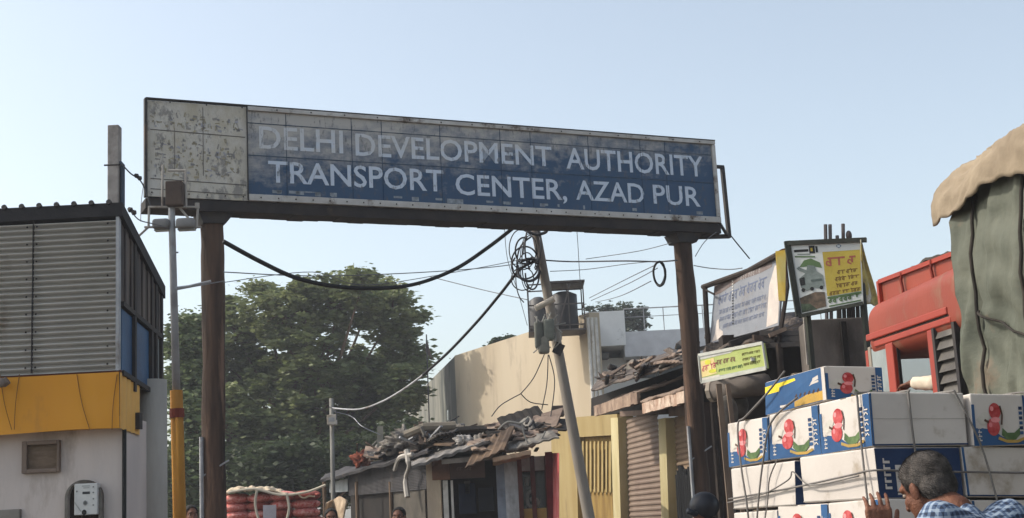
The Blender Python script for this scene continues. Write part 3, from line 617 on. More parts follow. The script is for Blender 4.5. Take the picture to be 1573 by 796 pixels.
b = MB(); rowpanel(b, 884, 672, 938, 667, -.18, .08); gt = b.build('gate', M('gate_gold', (150, 124, 68), (124, 98, 52), streak=4, dirt=(110, 84, 44), damt=.4), yg)
b = MB()
for k in range(9):
    x = 888+k*6; rowpanel(b, x, 678, x+2.4, 678, -.10, .03, 755, 757)
b.build('bars', M('gate_bar', (168, 148, 102), (152, 132, 84)), gt)
b = MB()
for k in range(6):
    x = 891+k*9; rowpanel(b, x, 690, x+2, 690, -.14, .02, 750, 752)
b.build('gap', M('gate_gap', (108, 84, 52)), gt)
b = MB(); rowpanel(b, 938, 642, 949, 642, .06, .3); b.build('post', M('cream_post', (196, 184, 144), (182, 168, 124), streak=4, dirt=(180, 160, 110), damt=.3), yg)
b = MB(); q = row(857, 632, -.2); b.rbox(q, (.28, .4, .24), .03); b.build('speaker_box', M('dark_brown_box', (62, 50, 46)), yg)
# shutters
sh = M('brown_shutter', (140, 122, 108), (128, 110, 98), scale=2, rough=.6, dirt=(112, 92, 84), damt=.3, streak=1)
def shutter_bay(label, x0, x1, yt, ys, postx=None, col=sh):
    e = empty('shutter_bay', row((x0+x1)/2, 800), 0, label, 'shop front', 'shutter bays under the broken canopies')
    b = MB(); rowpanel(b, x0, yt, x1, yt-3, -.02, .3, ys, ys-3); b.build('lintel_wall', M('brown_wall', (122, 104, 92), (104, 88, 78), dirt=(84, 70, 62)), e)
    a = row(x0, ys, -.1); c = row(x1, ys-3, -.1); zt = (a.z+c.z)/2; b = MB(); N = 36; vs = []
    for k in range(N*4+1):
        z = zt*k/(N*4); o = .018*(1 if k % 4 in (1, 2) else 0)
        vs += [V((a.x, a.y, z))+RN*o, V((c.x, c.y, z))+RN*o]
    b.add(vs, [(2*i, 2*i+1, 2*i+3, 2*i+2) for i in range(N*4)]); b.build('shutter', col, e)
    if postx:
        b = MB(); rowpanel(b, postx[0], yt+12, postx[1], yt+10, .06, .25); b.build('post', MC['cream_post'], e)
    return e
shutter_bay('brown rolling shutter between the ochre bay and a cream post', 952, 1011, 632, 640, (1011, 1022))
shutter_bay('dull beige shutter just left of the right sign post', 1027, 1064, 618, 640, None, M('beige_shutter', (140, 120, 98), (120, 102, 84), scale=2))
bay = empty('dark_bay', row(1090, 800), 0, 'dark open shop bay directly behind the right sign post', 'shop front')
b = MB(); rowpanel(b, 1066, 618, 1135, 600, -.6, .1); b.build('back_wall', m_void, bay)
b = MB(); rowpanel(b, 1064, 618, 1068, 616, 0, .5); rowpanel(b, 1110, 608, 1114, 606, 0, .5); b.build('pillar', M('dark_timber', (70, 54, 46), (52, 40, 36), streak=4), bay)
b = MB(); rr = random.Random(8)
for k in range(14):
    x = rr.uniform(1040, 1062); p = row(x, 715+rr.uniform(0, 15), .25+rr.uniform(0, .2)); q = V((p.x+rr.uniform(-.05, .05), p.y, .2)); b.tube([q, p], rr.uniform(.02, .045), 6)
tag(b.build('pipe_bundle', m_black, loc=row(1050, 790, .3)), 'bundle of dark upright pipes leaning by the beige shutter', 'pipes')
def sheets(b, P, n, seed, smin=.3, smax=.9, mats=None, lift=.12):
    rr = random.Random(seed)
    for k in range(n):
        u, v = rr.random(), rr.random(); p = (P[0]*(1-u)+P[1]*u)*(1-v)+(P[3]*(1-u)+P[2]*u)*v + V((0, 0, rr.uniform(0, lift)))
        ex = (P[1]-P[0]).normalized(); ey = (P[3]-P[0]).normalized(); ex = (ex+V([rr.uniform(-.25, .25) for _ in range(3)])).normalized(); ey = (ey+V([rr.uniform(-.3, .3) for _ in range(3)])).normalized()
        nz_ = ex.cross(ey).normalized()*.012; a, c = ex*rr.uniform(smin, smax)/2, ey*rr.uniform(smin, smax)/2; wv = rr.random() < .5; N = 10 if wv else 1; mt = rr.choice(mats)
        for i in range(N):
            o1 = nz_*(1.6 if wv and i % 2 else 0); o2 = nz_*(1.6 if wv and (i+1) % 2 else 0); l = p-a+a*2*i/N; r = p-a+a*2*(i+1)/N
            b.hexa([l-c-nz_+o1, r-c-nz_+o2, r+c-nz_+o2, l+c-nz_+o1, l-c+nz_+o1, r-c+nz_+o2, r+c+nz_+o2, l+c+nz_+o1], mt)
# canopies: crumpled sheets on brackets over the shutters
def canopy(name, label, quad, thick, mt, seed, crumple=.05, off=.0):
    e = empty(name, quad[0], 0, label, 'canopy')
    P = quad
    def fn(u, v):
        p = (P[0]*(1-u)+P[1]*u)*(1-v)+(P[3]*(1-u)+P[2]*u)*v; k = noise.noise(V((u*5+seed, v*3, seed)))*crumple + noise.noise(V((u*17, v*9+seed, 2)))*crumple*.4
        return p+V((k*.3, 0, k))
    b = MB(); b.grid(fn, 30, 12); o = b.build('sheet', mt, e, smooth=True); sm_ = o.modifiers.new('t', 'SOLIDIFY'); sm_.thickness = thick; sm_.offset = 0
    return e
def cq(x0, y0, x1, y1, dep, drop, in_off=0):    # front edge px, sloping up to the wall
    a, c = row(x0, y0, dep), row(x1, y1, dep); d, e = a-RN*dep, c-RN*dep; return [a, c, e+V((0, 0, drop)), d+V((0, 0, drop))]
def fascia(e, x0, y0, x1, y1, dep, h, mt):
    a, c = row(x0, y0, dep+.02), row(x1, y1, dep+.02); b = MB()
    N = 14
    for k in range(N):
        p, q = a.lerp(c, k/N), a.lerp(c, (k+1)/N); d = .025*noise.noise(V((k*.7, x0, 1))); b.slab(p+V((0,0,-h+d)), q+V((0,0,-h+d)), q+V((0,0,d)), p+V((0,0,d)), .05)
    b.build('fascia', mt, e)
m_can = M('brown_sheet', (140, 122, 108), (104, 88, 78), scale=4, dirt=(74, 60, 54), damt=.42, dscale=3)
m_fas = M('pale_fascia', (206, 188, 170), (160, 130, 112), scale=6, dirt=(112, 84, 70), damt=.42, dscale=5)
e = canopy('broken_canopy', 'crumpled light brown canopy over the brown rolling shutter', cq(912, 626, 980, 604, .8, .25), .03, m_can, 1); fascia(e, 912, 624, 978, 602, .8, .17, M('tan_fascia', (168, 146, 126), (126, 104, 90), scale=6, dirt=(90, 72, 62), damt=.4))
e = canopy('broken_canopy', 'canopy with peeling cream edge over the beige shutter', cq(984, 618, 1072, 594, .8, .2), .03, m_can, 2); fascia(e, 986, 620, 1072, 594, .8, .15, m_fas)
# roof sheets and junk above the canopies
e = canopy('roof_sheets', 'sagging grey brown roofing sheets piled above the broken canopies', [row(908, 600, .7), row(1060, 556, .7), row(1075, 525, -1.2), row(925, 575, -1.2)], .03, M('roof_grey_brown', (122, 110, 100), (70, 60, 56), scale=5, dirt=(46, 40, 38), damt=.5, dscale=3), 5, .04)
b = MB(); sheets(b, [row(912, 600, .75), row(1055, 557, .75), row(1070, 528, -1.1), row(930, 575, -1.1)], 26, 3, .3, 1.0, (m_can, m_wood, m_conc, MC['roof_grey_brown'], m_dark)); tag(b.build('loose_sheet', None, e), None, None, kind='stuff')
b = MB(); rr = random.Random(21)
for k in range(16):
    x = rr.uniform(915, 1045); yb = 600-(x-915)*.33; b.bar(row(x, yb-rr.uniform(0, 18), .6), row(x+rr.uniform(20, 60), yb-rr.uniform(10, 34), rr.uniform(-.8, .6)), rr.uniform(.02, .1), rr.uniform(.02, .05), mt=(m_wood, m_conc, m_dark, m_can)[k % 4])
b.build('scrap_timber', None, e)
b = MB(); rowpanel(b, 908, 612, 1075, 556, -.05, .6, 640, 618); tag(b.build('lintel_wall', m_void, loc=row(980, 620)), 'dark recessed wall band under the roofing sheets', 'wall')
# round grey rolled awning
a, c = row(1094, 598, .3), row(1180, 592, .3); c.z = a.z
aw = empty('rolled_awning', a, 0, 'thick grey rolled shutter housing under the small green sign', 'awning')
b = MB(); A1, A2_ = at(1094, 601, 13.9), at(1178, 590, 13.5); b.tube([A1, A1.lerp(A2_, .5), A2_], .105, 9); b.build('roll', M('dusty_roll', (112, 104, 98), (92, 84, 78), scale=3, streak=1), aw, smooth=True)
b = MB(); d = (A2_-A1).normalized(); b.tube([A1-d*.015, A1+d*.03], .112, 9); b.build('end_cap', M('pale_cap', (176, 164, 150)), aw)

# ================================================================== stalls on the left of the lane
def left(px, py, Y): return at(px, py, Y)
Ya, Yb = 22.0, 26.5        # right and left end of the dark shack
def shk(px, py, d=0):
    t = (650-px)/(650-495); return at(px, py, Ya+(Yb-Ya)*t+d)
def G(p): return V((p.x, p.y, 0))
dk = empty('dark_shack', G(shk(575, 780)), 0, 'low dark shack of corrugated sheets left of the pillared stall', 'shack')
m_dsh = M('dark_corrugated', (70, 68, 70), (48, 46, 48), scale=3, dirt=(92, 84, 76), damt=.33, dscale=2)
b = MB(); a, c, d = shk(540, 724), shk(655, 700), shk(650, 745)
N = 40; ys0, ys1 = shk(536, 752), shk(655, 742)
pr = []
for k in range(N+1):
    t = k/N; o = .02*(k % 2); pr.append((t, o))
tl, tr, bl, br = shk(536, 728), shk(655, 700), shk(536, 762), shk(655, 752)
vs = []
for t, o in pr: 
    p, q = bl.lerp(tl, t), br.lerp(tr, t); vs += [p+V((0, -o, 0)), q+V((0, -o, 0))]
b.add(vs, [(2*i, 2*i+1, 2*i+3, 2*i+2) for i in range(N)]); b.build('front_sheet', m_dsh, dk)
b = MB(); b.slab(G(bl)+V((0,.15,0)), G(br)+V((0,.15,0)), tr+V((0,.15,0)), tl+V((0,.15,0)), .1); b.build('back_wall', m_void, dk)
b = MB(); b.slab(G(shk(600, 780)), G(shk(652, 780)), shk(652, 742), shk(600, 748), .05); b.build('side_board', M('olive_board', (84, 78, 70), (64, 60, 54)), dk)
b = MB(); b.slab(shk(506, 757), shk(534, 755), shk(534, 735), shk(506, 742), .03); b.build('tin_patch', M('tin_patch', (128, 134, 138), (98, 104, 108), rough=.5), dk)
rq = [shk(492, 738, -.5), shk(656, 692, -.5), shk(665, 684, 2), shk(500, 728, 2)]
b = MB(); b.grid(lambda u, v: (rq[0]*(1-u)+rq[1]*u)*(1-v)+(rq[3]*(1-u)+rq[2]*u)*v+V((0, 0, .06*noise.noise(V((u*7, v*3, 3))))), 40, 10); o = b.build('roof', m_dsh, dk); sm_ = o.modifiers.new('t', 'SOLIDIFY'); sm_.thickness = .05
for x in (498, 548, 600): 
    b = MB(); p = shk(x, 740, -.1); b.tube([G(p), p], .035, 7); b.build('prop', m_wood, dk)
# junk on the roof: each lump one thing
def lump(name, label, cat, c, r, mt, seed, amp=.6, n_=44):
    b = MB(); b.ell((0, 0, 0), r, nu=n_, nv=n_//2); 
    for i, q in enumerate(b.v): d = q.normalized(); b.v[i] = q*(1+amp*noise.noise(d*2.2+V((seed, 0, 0)))-amp*abs(noise.noise(d*4+V((0, seed, 0))))-amp*.5*abs(noise.noise(d*10+V((0, seed, 3)))))
    b.v = [q+V(c) for q in b.v]; return tag(b.build(name, mt, loc=c, smooth=True), label, cat)
lump('orange_bundle', 'rust orange tied bundle lying on the dark shack roof', 'bundle', shk(557, 705, .3), (.2, .2, .16), M('orange_cloth', (150, 78, 52), (104, 56, 44), scale=9), 1)
lump('cloth_heap', 'grey heap of cloth and rags on the right half of the shack roof', 'rags', shk(622, 680, .3), (.5, .3, .2), M('grey_rags', (138, 132, 124), (70, 66, 64), scale=9, dirt=(52, 48, 46), damt=.45), 2, 1.0)
lump('rag_bundle', 'dark rag bundle between the orange bundle and the grey heap', 'bundle', shk(592, 695, .3), (.24, .2, .14), M('dark_rags', (66, 60, 58), (44, 40, 40), scale=9), 3, .6)
lump('plastic_bag', 'small pale bag resting on the pillared stall roof', 'bag', at(712, 676, 21.6), (.16, .14, .08), M('pale_bag', (176, 170, 164)), 4)
b = MB(); p = shk(584, 700, .2); b.bar(p, shk(584, 655, .2), .1, .06); tag(b.build('wooden_stake', M('pale_stake', (150, 146, 134)), loc=p), 'short pale upright stake on the dark shack roof', 'stake')
b = MB(); sheets(b, [at(560, 712, 23.5), at(690, 682, 21.8), at(720, 660, 23.5), at(590, 695, 25)], 34, 9, .15, .6, (m_can, m_wood, m_conc, m_dark, m_void, m_dsh), .14); rr = random.Random(31)
for k in range(26):
    x = rr.uniform(548, 690); yb = 712-(x-548)*.26; Yk = 22+(650-min(x, 650))/155*4.5; b.bar(at(x, yb-rr.uniform(2, 20), Yk+.2), at(x+rr.uniform(-28, 40), yb-rr.uniform(4, 42), Yk+rr.uniform(-.2, .5)), rr.uniform(.02, .07), rr.uniform(.015, .04), mt=(m_wood, m_galv, m_dark, m_conc, m_can)[k % 5])
tag(b.build('scrap_pile', None, loc=shk(610, 700)), 'loose sticks and scrap strewn over the shack roofs', 'scrap', kind='stuff')
b = MB(); b.tube(smoothpath([shk(625, 692, -.6), shk(628, 715, -.62), shk(623, 735, -.6), shk(626, 764, -.6)], 5), [.05]*5+[.03]*6+[.045]*5, 7); b.tube(smoothpath([shk(606, 722, -.6), shk(614, 703, -.6), shk(634, 698, -.6)], 5), .035, 6)
tag(b.build('hanging_cloth', M('pale_rag', (178, 172, 164)), loc=shk(625, 692, -.6)), 'pale twisted cloth hanging off the shack roof edge', 'cloth')
# pillared stall
Ys = 21.0
st = empty('pillared_stall', (at(720, 790, Ys).x, Ys, 0), 0, 'tin roofed stall with cream pillar and dark interior right of the dark shack', 'stall')
def S(x, y, d=0): return at(x, y, Ys+d)
def sbox(b, x0, y0, x1, y1, d0, d1, ground=False, mt=None):
    p, q = S(x0, y1, d0), S(x1, y0, d0); b.box((p.x, Ys+d0, 0 if ground else p.z), (q.x, Ys+d1, q.z), mt)
b = MB(); sbox(b, 657, 702, 675, 790, 0, .25, True); b.build('pillar', M('cream_pillar', (206, 190, 166), (176, 160, 140), streak=3, dirt=(140, 118, 98), damt=.35), st)
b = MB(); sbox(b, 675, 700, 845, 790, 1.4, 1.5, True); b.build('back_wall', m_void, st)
b = MB(); sbox(b, 664, 700, 690, 738, -.02, .1); b.build('brown_board', M('red_brown_board', (128, 92, 72), (98, 72, 60)), st)
b = MB(); sbox(b, 692, 706, 744, 736, -.1, -.05); sg = b.build('signboard', M('dull_brown_sign', (92, 74, 66), (72, 60, 56), scale=3), st)
b = MB(); F = Face(S(692, 736, -.103), S(744, 736, -.103), S(744, 706, -.103), S(692, 706, -.103)); F.script(b, .2, .42, .62, .18, M('sign_text_dull', (128, 110, 98)), 3, bold=.15); b.build('lettering', None, sg)
b = MB(); sbox(b, 765, 706, 779, 790, 0, .4, True); b.build('grey_wall', M('blue_grey_wall', (142, 152, 166), (118, 126, 138), dirt=(98, 98, 100)), st)
b = MB(); sbox(b, 778, 706, 796, 790, -.02, .3, True); b.build('white_pillar', M('white_pillar', (196, 200, 204), (160, 162, 164), scale=9, dirt=(110, 110, 112), damt=.45, streak=2), st)
b = MB()
for x, w_ in ((682, 2), (686, 1.5), (694, 1.5)): sbox(b, x, 738, x+w_, 790, -.08, -.04, True)
b.build('white_rod', m_white, st)
for x0, y0, x1, y1, mt in ((706, 742, 730, 790, Cc(34, 44, 66)), (736, 748, 758, 786, Cc(44, 48, 58)), (714, 738, 722, 760, Cc(92, 88, 86))):
    b = MB(); sbox(b, x0, y0, x1, y1, .8, .9); b.build('hanging_goods', mt, st, bevel=.01)
b = MB(); b.grid(lambda u, v: S(632+u*120, 716-u*40+3*sin(u*40)*.3, -.6+v*2.4)+V((0, 0, .02*noise.noise(V((u*9, v*4, 0)))+.12*v)), 40, 8); o = b.build('roof_sheet', M('tin_roof_grey', (132, 128, 124), (84, 78, 74), scale=5, dirt=(60, 54, 50), damt=.42), st); sm_ = o.modifiers.new('t', 'SOLIDIFY'); sm_.thickness = .04
b = MB(); b.grid(lambda u, v: S(678+u*100, 706-u*9, -.5+v*1.2)+V((0, 0, .1*v)), 20, 4); o = b.build('awning_sheet', M('pale_awning', (158, 150, 140), (120, 112, 104), dirt=(90, 80, 72)), st); sm_ = o.modifiers.new('t', 'SOLIDIFY'); sm_.thickness = .07
b = MB(); sbox(b, 640, 652, 770, 664, 1.5, 4.5); b.build('upper_slab', M('sooty_slab', (96, 90, 84), (70, 66, 62)), st)
b = MB(); sbox(b, 660, 664, 770, 690, 2.5, 2.6); b.build('upper_wall', m_void, st)
b = MB(); b.tube([S(624, 668, 1.4), S(652, 656, 1.2), S(700, 654, 1.2)], .07, 8); b.build('rolled_tarp', M('rolled_tarp', (120, 112, 100)), st)
# glass fronted stall
gs = empty('glass_stall', (at(815, 790, Ys-.3).x, Ys-.3, 0), 0, 'stall with dark glass front and red banner strip left of the ochre bay', 'stall')
b = MB(); sbox(b, 800, 700, 842, 724, -.06, .02); b.build('upper_panel', M('dusty_white_panel', (186, 178, 172), (150, 140, 134), scale=7, dirt=(100, 84, 80)), gs)
b = MB(); sbox(b, 800, 724, 842, 790, .3, .36, True); b.build('glass', m_glass_d, gs)
b = MB()
for x in (798, 818, 840): sbox(b, x, 700, x+2.4, 790, -.1, .1, True)
sbox(b, 798, 722, 842, 725, -.1, .08); b.build('red_frame', M('brown_red_frame', (96, 54, 46), (72, 44, 40)), gs)
b = MB(); sbox(b, 802, 780, 842, 790, -.05, .4, True); b.build('counter', M('counter_gold', (190, 158, 96), (160, 128, 76)), gs)
b = MB(); P = [(820, 752), (812, 757), (810, 768), (813, 777), (824, 778), (826, 770), (820, 766), (814, 768)]
b.tube(smoothpath([S(x, y, .2) for x, y in P], 5), .028, 7); b.tube([S(810, 733, .2), S(809, 746, .2)], .03, 7); b.build('white_sign_mark', m_white, gs)
b = MB(); sbox(b, 842, 694, 848, 790, -.2, -.12, True); b.build('banner_edge', Cc(110, 34, 36), gs)
b = MB(); N = 12; b.grid(lambda u, v: S(846+u*12, 796-v*100, .1-1.0*u+.03*sin(u*9+v*3)), 8, 20); o = b.build('red_banner', M('red_pink_banner', (196, 84, 84), (208, 128, 126), scale=3, dirt=(210, 180, 172), damt=.3), gs); sm_ = o.modifiers.new('t', 'SOLIDIFY'); sm_.thickness = .01
e = canopy('roof_sheets', 'crumpled brown roofing over the glass fronted stall', [S(748, 700, -.6), S(818, 688, -.6), S(852, 644, 1.6), S(748, 652, 1.6)], .03, M('tan_crumpled', (150, 130, 112), (84, 70, 62), scale=5, dirt=(56, 48, 44), damt=.42, dscale=2.5), 8, .05)
b = MB(); sheets(b, [S(744, 700, -.6), S(820, 688, -.6), S(848, 646, 1.5), S(750, 655, 1.5)], 22, 5, .3, .9, (MC['tan_crumpled'], m_wood, m_can, m_void, m_conc)); tag(b.build('loose_sheet', None, e), None, None, kind='stuff')
b = MB(); rr = random.Random(41)
for k in range(26):
    x, y = rr.uniform(745, 840), rr.uniform(648, 690); b.bar(S(x, y, rr.uniform(-.5, .6)), S(x+rr.uniform(-25, 25), y+rr.uniform(-10, 10), rr.uniform(-.5, .9)), rr.uniform(.02, .09), rr.uniform(.01, .04), mt=(m_wood, m_can, m_dark, m_void, m_conc)[k % 5])
b.build('scrap_timber', None, e)
b = MB(); b.grid(lambda u, v: S(757+u*58, 703-u*12+6*v, -.9+v*.9)+V((0,0,.03*noise.noise(V((u*4, v*4, 1))))), 16, 6); o = b.build('tan_awning', M('tan_awning', (188, 160, 134), (150, 122, 100), dirt=(110, 88, 72)), e); sm_ = o.modifiers.new('t', 'SOLIDIFY'); sm_.thickness = .06
b = MB()
for pts in (((802, 650), (806, 670), (815, 684), (830, 676), (838, 662)), ((765, 660), (780, 648), (800, 650), (812, 640))): b.tube(smoothpath([S(x, y, -.7) for x, y in pts], 5), .014, 6)
b.build('loose_wire', M('pale_wire', (150, 148, 142)), e)
b = MB(); sbox(b, 775, 668, 800, 684, .1, .5); b.build('green_crate', Cc(44, 62, 50), e)
# --------------------------------------------------------------- red net sacks on a cart
ct = empty('wooden_cart', (at(415, 796, 20).x, 20, 0), 0, 'flat wooden cart loaded with red net sacks behind the left sign post', 'cart')
x0, x1 = at(345, 800, 20).x, at(482, 800, 20).x; zt = at(415, 750, 20).z
b = MB(); b.box((x0, 19.9, 1.25), (x1, 21.3, 1.32)); b.build('bed', m_wood, ct)
for x in (x0+.1, x1-.1):
    for y in (20.0, 21.2): b = MB(); b.box((x-.04, y-.04, 0), (x+.04, y+.04, 1.25)); b.build('leg', m_wood, ct)
m_net = M('red_net_sack', (196, 84, 80), (222, 168, 158), scale=26, rough=.8, bump=.6, bscale=60)
m_net2 = M('dull_red_sack', (140, 66, 58), (170, 96, 84), scale=26, rough=.8, bump=.6, bscale=60)
rr = random.Random(2); hh = .118
for r_ in range(7):
    z = 1.32+hh*(r_+.5)
    if z > zt-.04: break
    for k in range(4):
        xx = x0+.17+k*(x1-x0-.3)/3.0+rr.uniform(-.02, .02)
        b = MB(); b.ell((xx, 20.15, z), (.21, .3, .078), nu=16, nv=10)
        for i, q in enumerate(b.v): 
            n3 = noise.noise(q*6)*.03; b.v[i] = q+V((n3, n3, n3*.5))
        b.tube([(xx+.16, 20.0, z), (xx+.23, 19.93, z+.01)], [.03, .02], 7)
        places = ['leftmost', 'second from left', 'third from left', 'rightmost']
        tag(b.build('net_sack', m_net if k < 1 or (r_+k) % 3 else m_net2, loc=(xx, 20.15, z-.07), smooth=True), 'red net sack %s in layer %s of the cart load' % (places[k], ['one from the bottom', 'two from the bottom', 'three from the bottom', 'four from the bottom', 'five from the bottom', 'six from the bottom', 'seven from the bottom'][r_]), 'sack', 'red net sacks stacked on the cart')
b = MB(); b.grid(lambda u, v: at(346+u*138, 757-5*sin(u*5)-abs(6*noise.noise(V((u*9, 0, 0))))-4*v*sin(u*3.1), 19.75+v*1.5)+V((0, 0, .05*noise.noise(V((u*12, v*4, 7))))), 50, 8); o = b.build('ground_cover_sheet', M('beige_sheet', (200, 184, 158), (170, 150, 126), scale=8), loc=at(415, 752, 20)); o.name = 'cover_sheet'; MW[o.name] = MW.get('ground_cover_sheet'); sm_ = o.modifiers.new('t', 'SOLIDIFY'); sm_.thickness = .02
tag(o, 'beige sheet and rope thrown over the top of the red sacks', 'sheet')
b = MB()
for pts in (((350, 757), (390, 751), (430, 760), (470, 756), (500, 745)), ((395, 752), (392, 775), (398, 800)), ((440, 757), (444, 780), (440, 800))): b.tube(smoothpath([at(x, y, 19.7) for x, y in pts], 5), .02, 6)
tag(b.build('rope', M('cream_rope', (206, 196, 176)), loc=at(415, 755, 19.7)), 'cream rope tied round the red sack load', 'rope')
b = MB(); b.slab(at(404, 800, 19.66), at(424, 800, 19.66), at(424, 776, 19.66), at(404, 776, 19.66), .03); tag(b.build('paper_label', M('sack_paper', (176, 170, 176)), loc=at(414, 790, 19.66)), 'grey white printed panel on the front of the sacks', 'panel')
b = MB(); b.grid(lambda u, v: at(496+u*32+6*v, 800-v*38*(1-.5*abs(u-.6)), 21.2+.3*sin(u*5)), 14, 10); o = b.build('draped_cloth', M('cream_drape', (196, 176, 150), (140, 120, 100), scale=8), loc=at(512, 780, 21.2)); sm_ = o.modifiers.new('t', 'SOLIDIFY'); sm_.thickness = .02
tag(o, 'cream cloth draped under the left end of the dark shack', 'cloth')
# ================================================================== right: shack, boards, unfinished column
rs = empty('timber_shack', (at(1170, 600, 14.3).x, 14.3, 0), 0, 'dark brown shack behind the grey banner and the green sign', 'shack')
b = MB(); p, q = at(1092, 600, 14.6), at(1250, 505, 14.6); p = at(1116, 600, 14.6); b.box((p.x, 14.6, 0), (q.x+.2, 14.9, at(1170, 512, 14.6).z)); b.build('wall', M('dark_brown_wall', (52, 44, 40), (34, 30, 28), scale=3, streak=3), rs)  # dark brown, varied along upright streaks
b = MB(); b.grid(lambda u, v: at(1085+u*160, 545-u*38+4*sin(u*14), 13.7+v*3)+V((0, 0, .07*noise.noise(V((u*8, v*5, 9)))+.25*v)), 30, 8); o = b.build('roof', M('sagging_roof', (112, 98, 86), (54, 46, 42), scale=5, dirt=(38, 33, 31), damt=.5), rs); sm_ = o.modifiers.new('t', 'SOLIDIFY'); sm_.thickness = .05
b = MB(); rr = random.Random(51)
for k in range(22):
    x = rr.uniform(1120, 1232); y = 545-(x-1085)*.22+rr.uniform(-12, 10); b.bar(at(x, y, 13.6), at(x+rr.uniform(12, 50), y+rr.uniform(-22, 4), 13.6+rr.uniform(-.1, .7)), rr.uniform(.02, .09), rr.uniform(.02, .05), mt=(m_wood, m_void, m_dark, m_can)[k % 4])
for (x, y, x1_, y1_) in ((1168, 512, 1240, 512), (1175, 522, 1240, 520), (1160, 532, 1238, 528)): b.bar(at(x, y, 13.7), at(x1_, y1_, 13.5), .06, .05, mt=m_dark)
b.build('scrap_timber', None, rs)
b = MB(); a = at(1108, 600, 13.2); b.bar(V((a.x+.02, 13.2, 0)), at(1104, 590, 13.2), .05, .05); b.bar(V((a.x+.14, 13.0, 0)), at(1118, 590, 13.0), .04, .04); b.build('corner_post', M('pale_post', (126, 108, 92), (92, 78, 68), streak=4), rs)
b = MB(); b.ell(at(1118, 632, 13.6), (.1, .06, .16)); b.ell(at(1136, 622, 13.8), (.09, .06, .13)); b.build('hanging_bag', M('grey_sack', (110, 104, 98), (70, 66, 62)), rs, smooth=True)
# banner on a bamboo frame
def board(name, label, tl, tr, br, bl, Yl, Yr, mt, cat='sign', t=.02):
    P = [at(*bl, Yl), at(*br, Yr), at(*tr, Yr), at(*tl, Yl)]; P[2] = onplane(*tr, P[0], (P[1]-P[0]).cross(P[3]-P[0]))
    e = empty(name, (P[0].x, P[0].y, 0), 0, label, cat); b = MB(); b.slab(*P, t); o = b.build('board', mt, e); return e, o, Face(*P)
m_ban = M('grey_vinyl', (140, 142, 148), (122, 125, 132), rough=.5, scale=2, dirt=(126, 120, 118), damt=.3, dscale=1.5)
e, o, F = board('banner', 'torn grey vinyl banner with faint lettering on a leaning frame right of the right post', (1098, 434), (1203, 388), (1196, 500), (1090, 528), 15.2, 13.6, m_ban)
b = MB(); pale = M('pale_peeled', (204, 193, 184), (186, 176, 170), scale=6)
dkv = M('faded_brown_top', (98, 84, 80), (122, 112, 110), scale=5)
F.poly(b, [(0, .78), (.12, .78), (.4, .86), (.7, .84), (.86, .86), (.86, .99), (0, .99)], dkv, .002)
F.poly(b, [(.84, .02), (.99, .04), (.99, .84), (.9, .86), (.84, .6)], pale, .0025); F.poly(b, [(.04, .02), (.22, .04), (.2, .14), (.14, .2), (.12, .36), (.09, .34), (.08, .14)], pale, .003)
ink = M('faded_blue_ink', (98, 106, 130), (112, 120, 140)); F.script(b, .1, .58, .8, .14, ink, 7, bold=.17, dv=.02); F.script(b, .12, .42, .8, .07, ink, 8, bold=.16); F.script(b, .14, .3, .82, .07, ink, 9, bold=.16); F.script(b, .2, .18, .8, .06, ink, 10, bold=.16); F.script(b, .42, .84, .7, .1, Cc(170, 166, 164), 12, bold=.1)
for k in range(16): F.rect(b, .285+.004*k, .88-k*.045, .305+.004*k, .90-k*.045, m_black if k > 4 else m_white, .006)
b.build('print', None, o)
b = MB(); b.tube([at(1080, 441, 15.3), at(1150, 416, 14.4), at(1204, 386, 13.5)], .03, 7); b.tube([at(1083, 441, 15.2), at(1086, 500, 15.2), at(1090, 545, 15.2)], .03, 7); b.tube([at(1204, 388, 13.7), at(1210, 440, 13.6), at(1196, 530, 13.6)], .022, 7); b.tube([at(1083, 445, 15.2), at(1097, 452, 15.0)], .012, 5)
b.tube([V((at(1088, 545, 15.2).x, 15.2, 0)), at(1089, 540, 15.2)], .035, 7); b.tube([V((at(1196, 545, 13.6).x, 13.6, 0)), at(1196, 528, 13.6)], .035, 7)
b.build('frame', M('bamboo_dark', (66, 56, 50), (44, 38, 36)), e)
b = MB(); F2 = Face(at(1196, 462, 13.4), at(1206, 462, 13.38), at(1207, 384, 13.38), at(1191, 386, 13.4)); b.slab(*F2.p, .02); b.build('yellow_strip', M('yellow_strip', (220, 178, 62), (206, 190, 120)), e)
b = MB(); b.slab(at(1198, 432, 13.43), at(1208, 432, 13.42), at(1209, 380, 13.42), at(1198, 384, 13.43), .02); b.build('brown_strip', Cc(112, 70, 42), e)
# unfinished column with rebars
uc = empty('concrete_column', (at(1280, 600, 13).x, 13, 0), 0, 'unfinished grey block pillar with bare rebars behind the poster', 'pillar')
b = MB(); p, q = at(1248, 560, 13), at(1328, 487, 13); b.box((p.x, 13, 0), (q.x, 13.5, q.z)); b.build('pillar', M('block_work', (112, 104, 98), (88, 82, 78), scale=4, dirt=(70, 64, 60), damt=.4, streak=2), uc, bevel=.01)
b = MB(); p, q = at(1300, 560, 12.9), at(1302, 492, 12.9); b.box((p.x, 12.96, 0), (p.x+.05, 13.0, q.z)); b.build('dark_channel', m_void, uc)
b = MB()
for x, yt in ((1268, 345), (1275, 345), (1286, 362), (1295, 344), (1303, 358)): b.tube([at(x+2, 492, 13.15), at(x+1, 400, 13.15), at(x, yt, 13.15)], .018, 6)
b.ell(at(1304, 362, 13.15), (.03, .03, .05))
b.build('rebar', M('rebar', (92, 88, 90), (70, 60, 56)), uc)
b = MB()
for k in range(6): x = 1290+k*7; b.tube([at(x, 490, 13.05), at(x-1, 462, 13.05)], .02, 6)
b.build('rail_bars', m_void, uc)
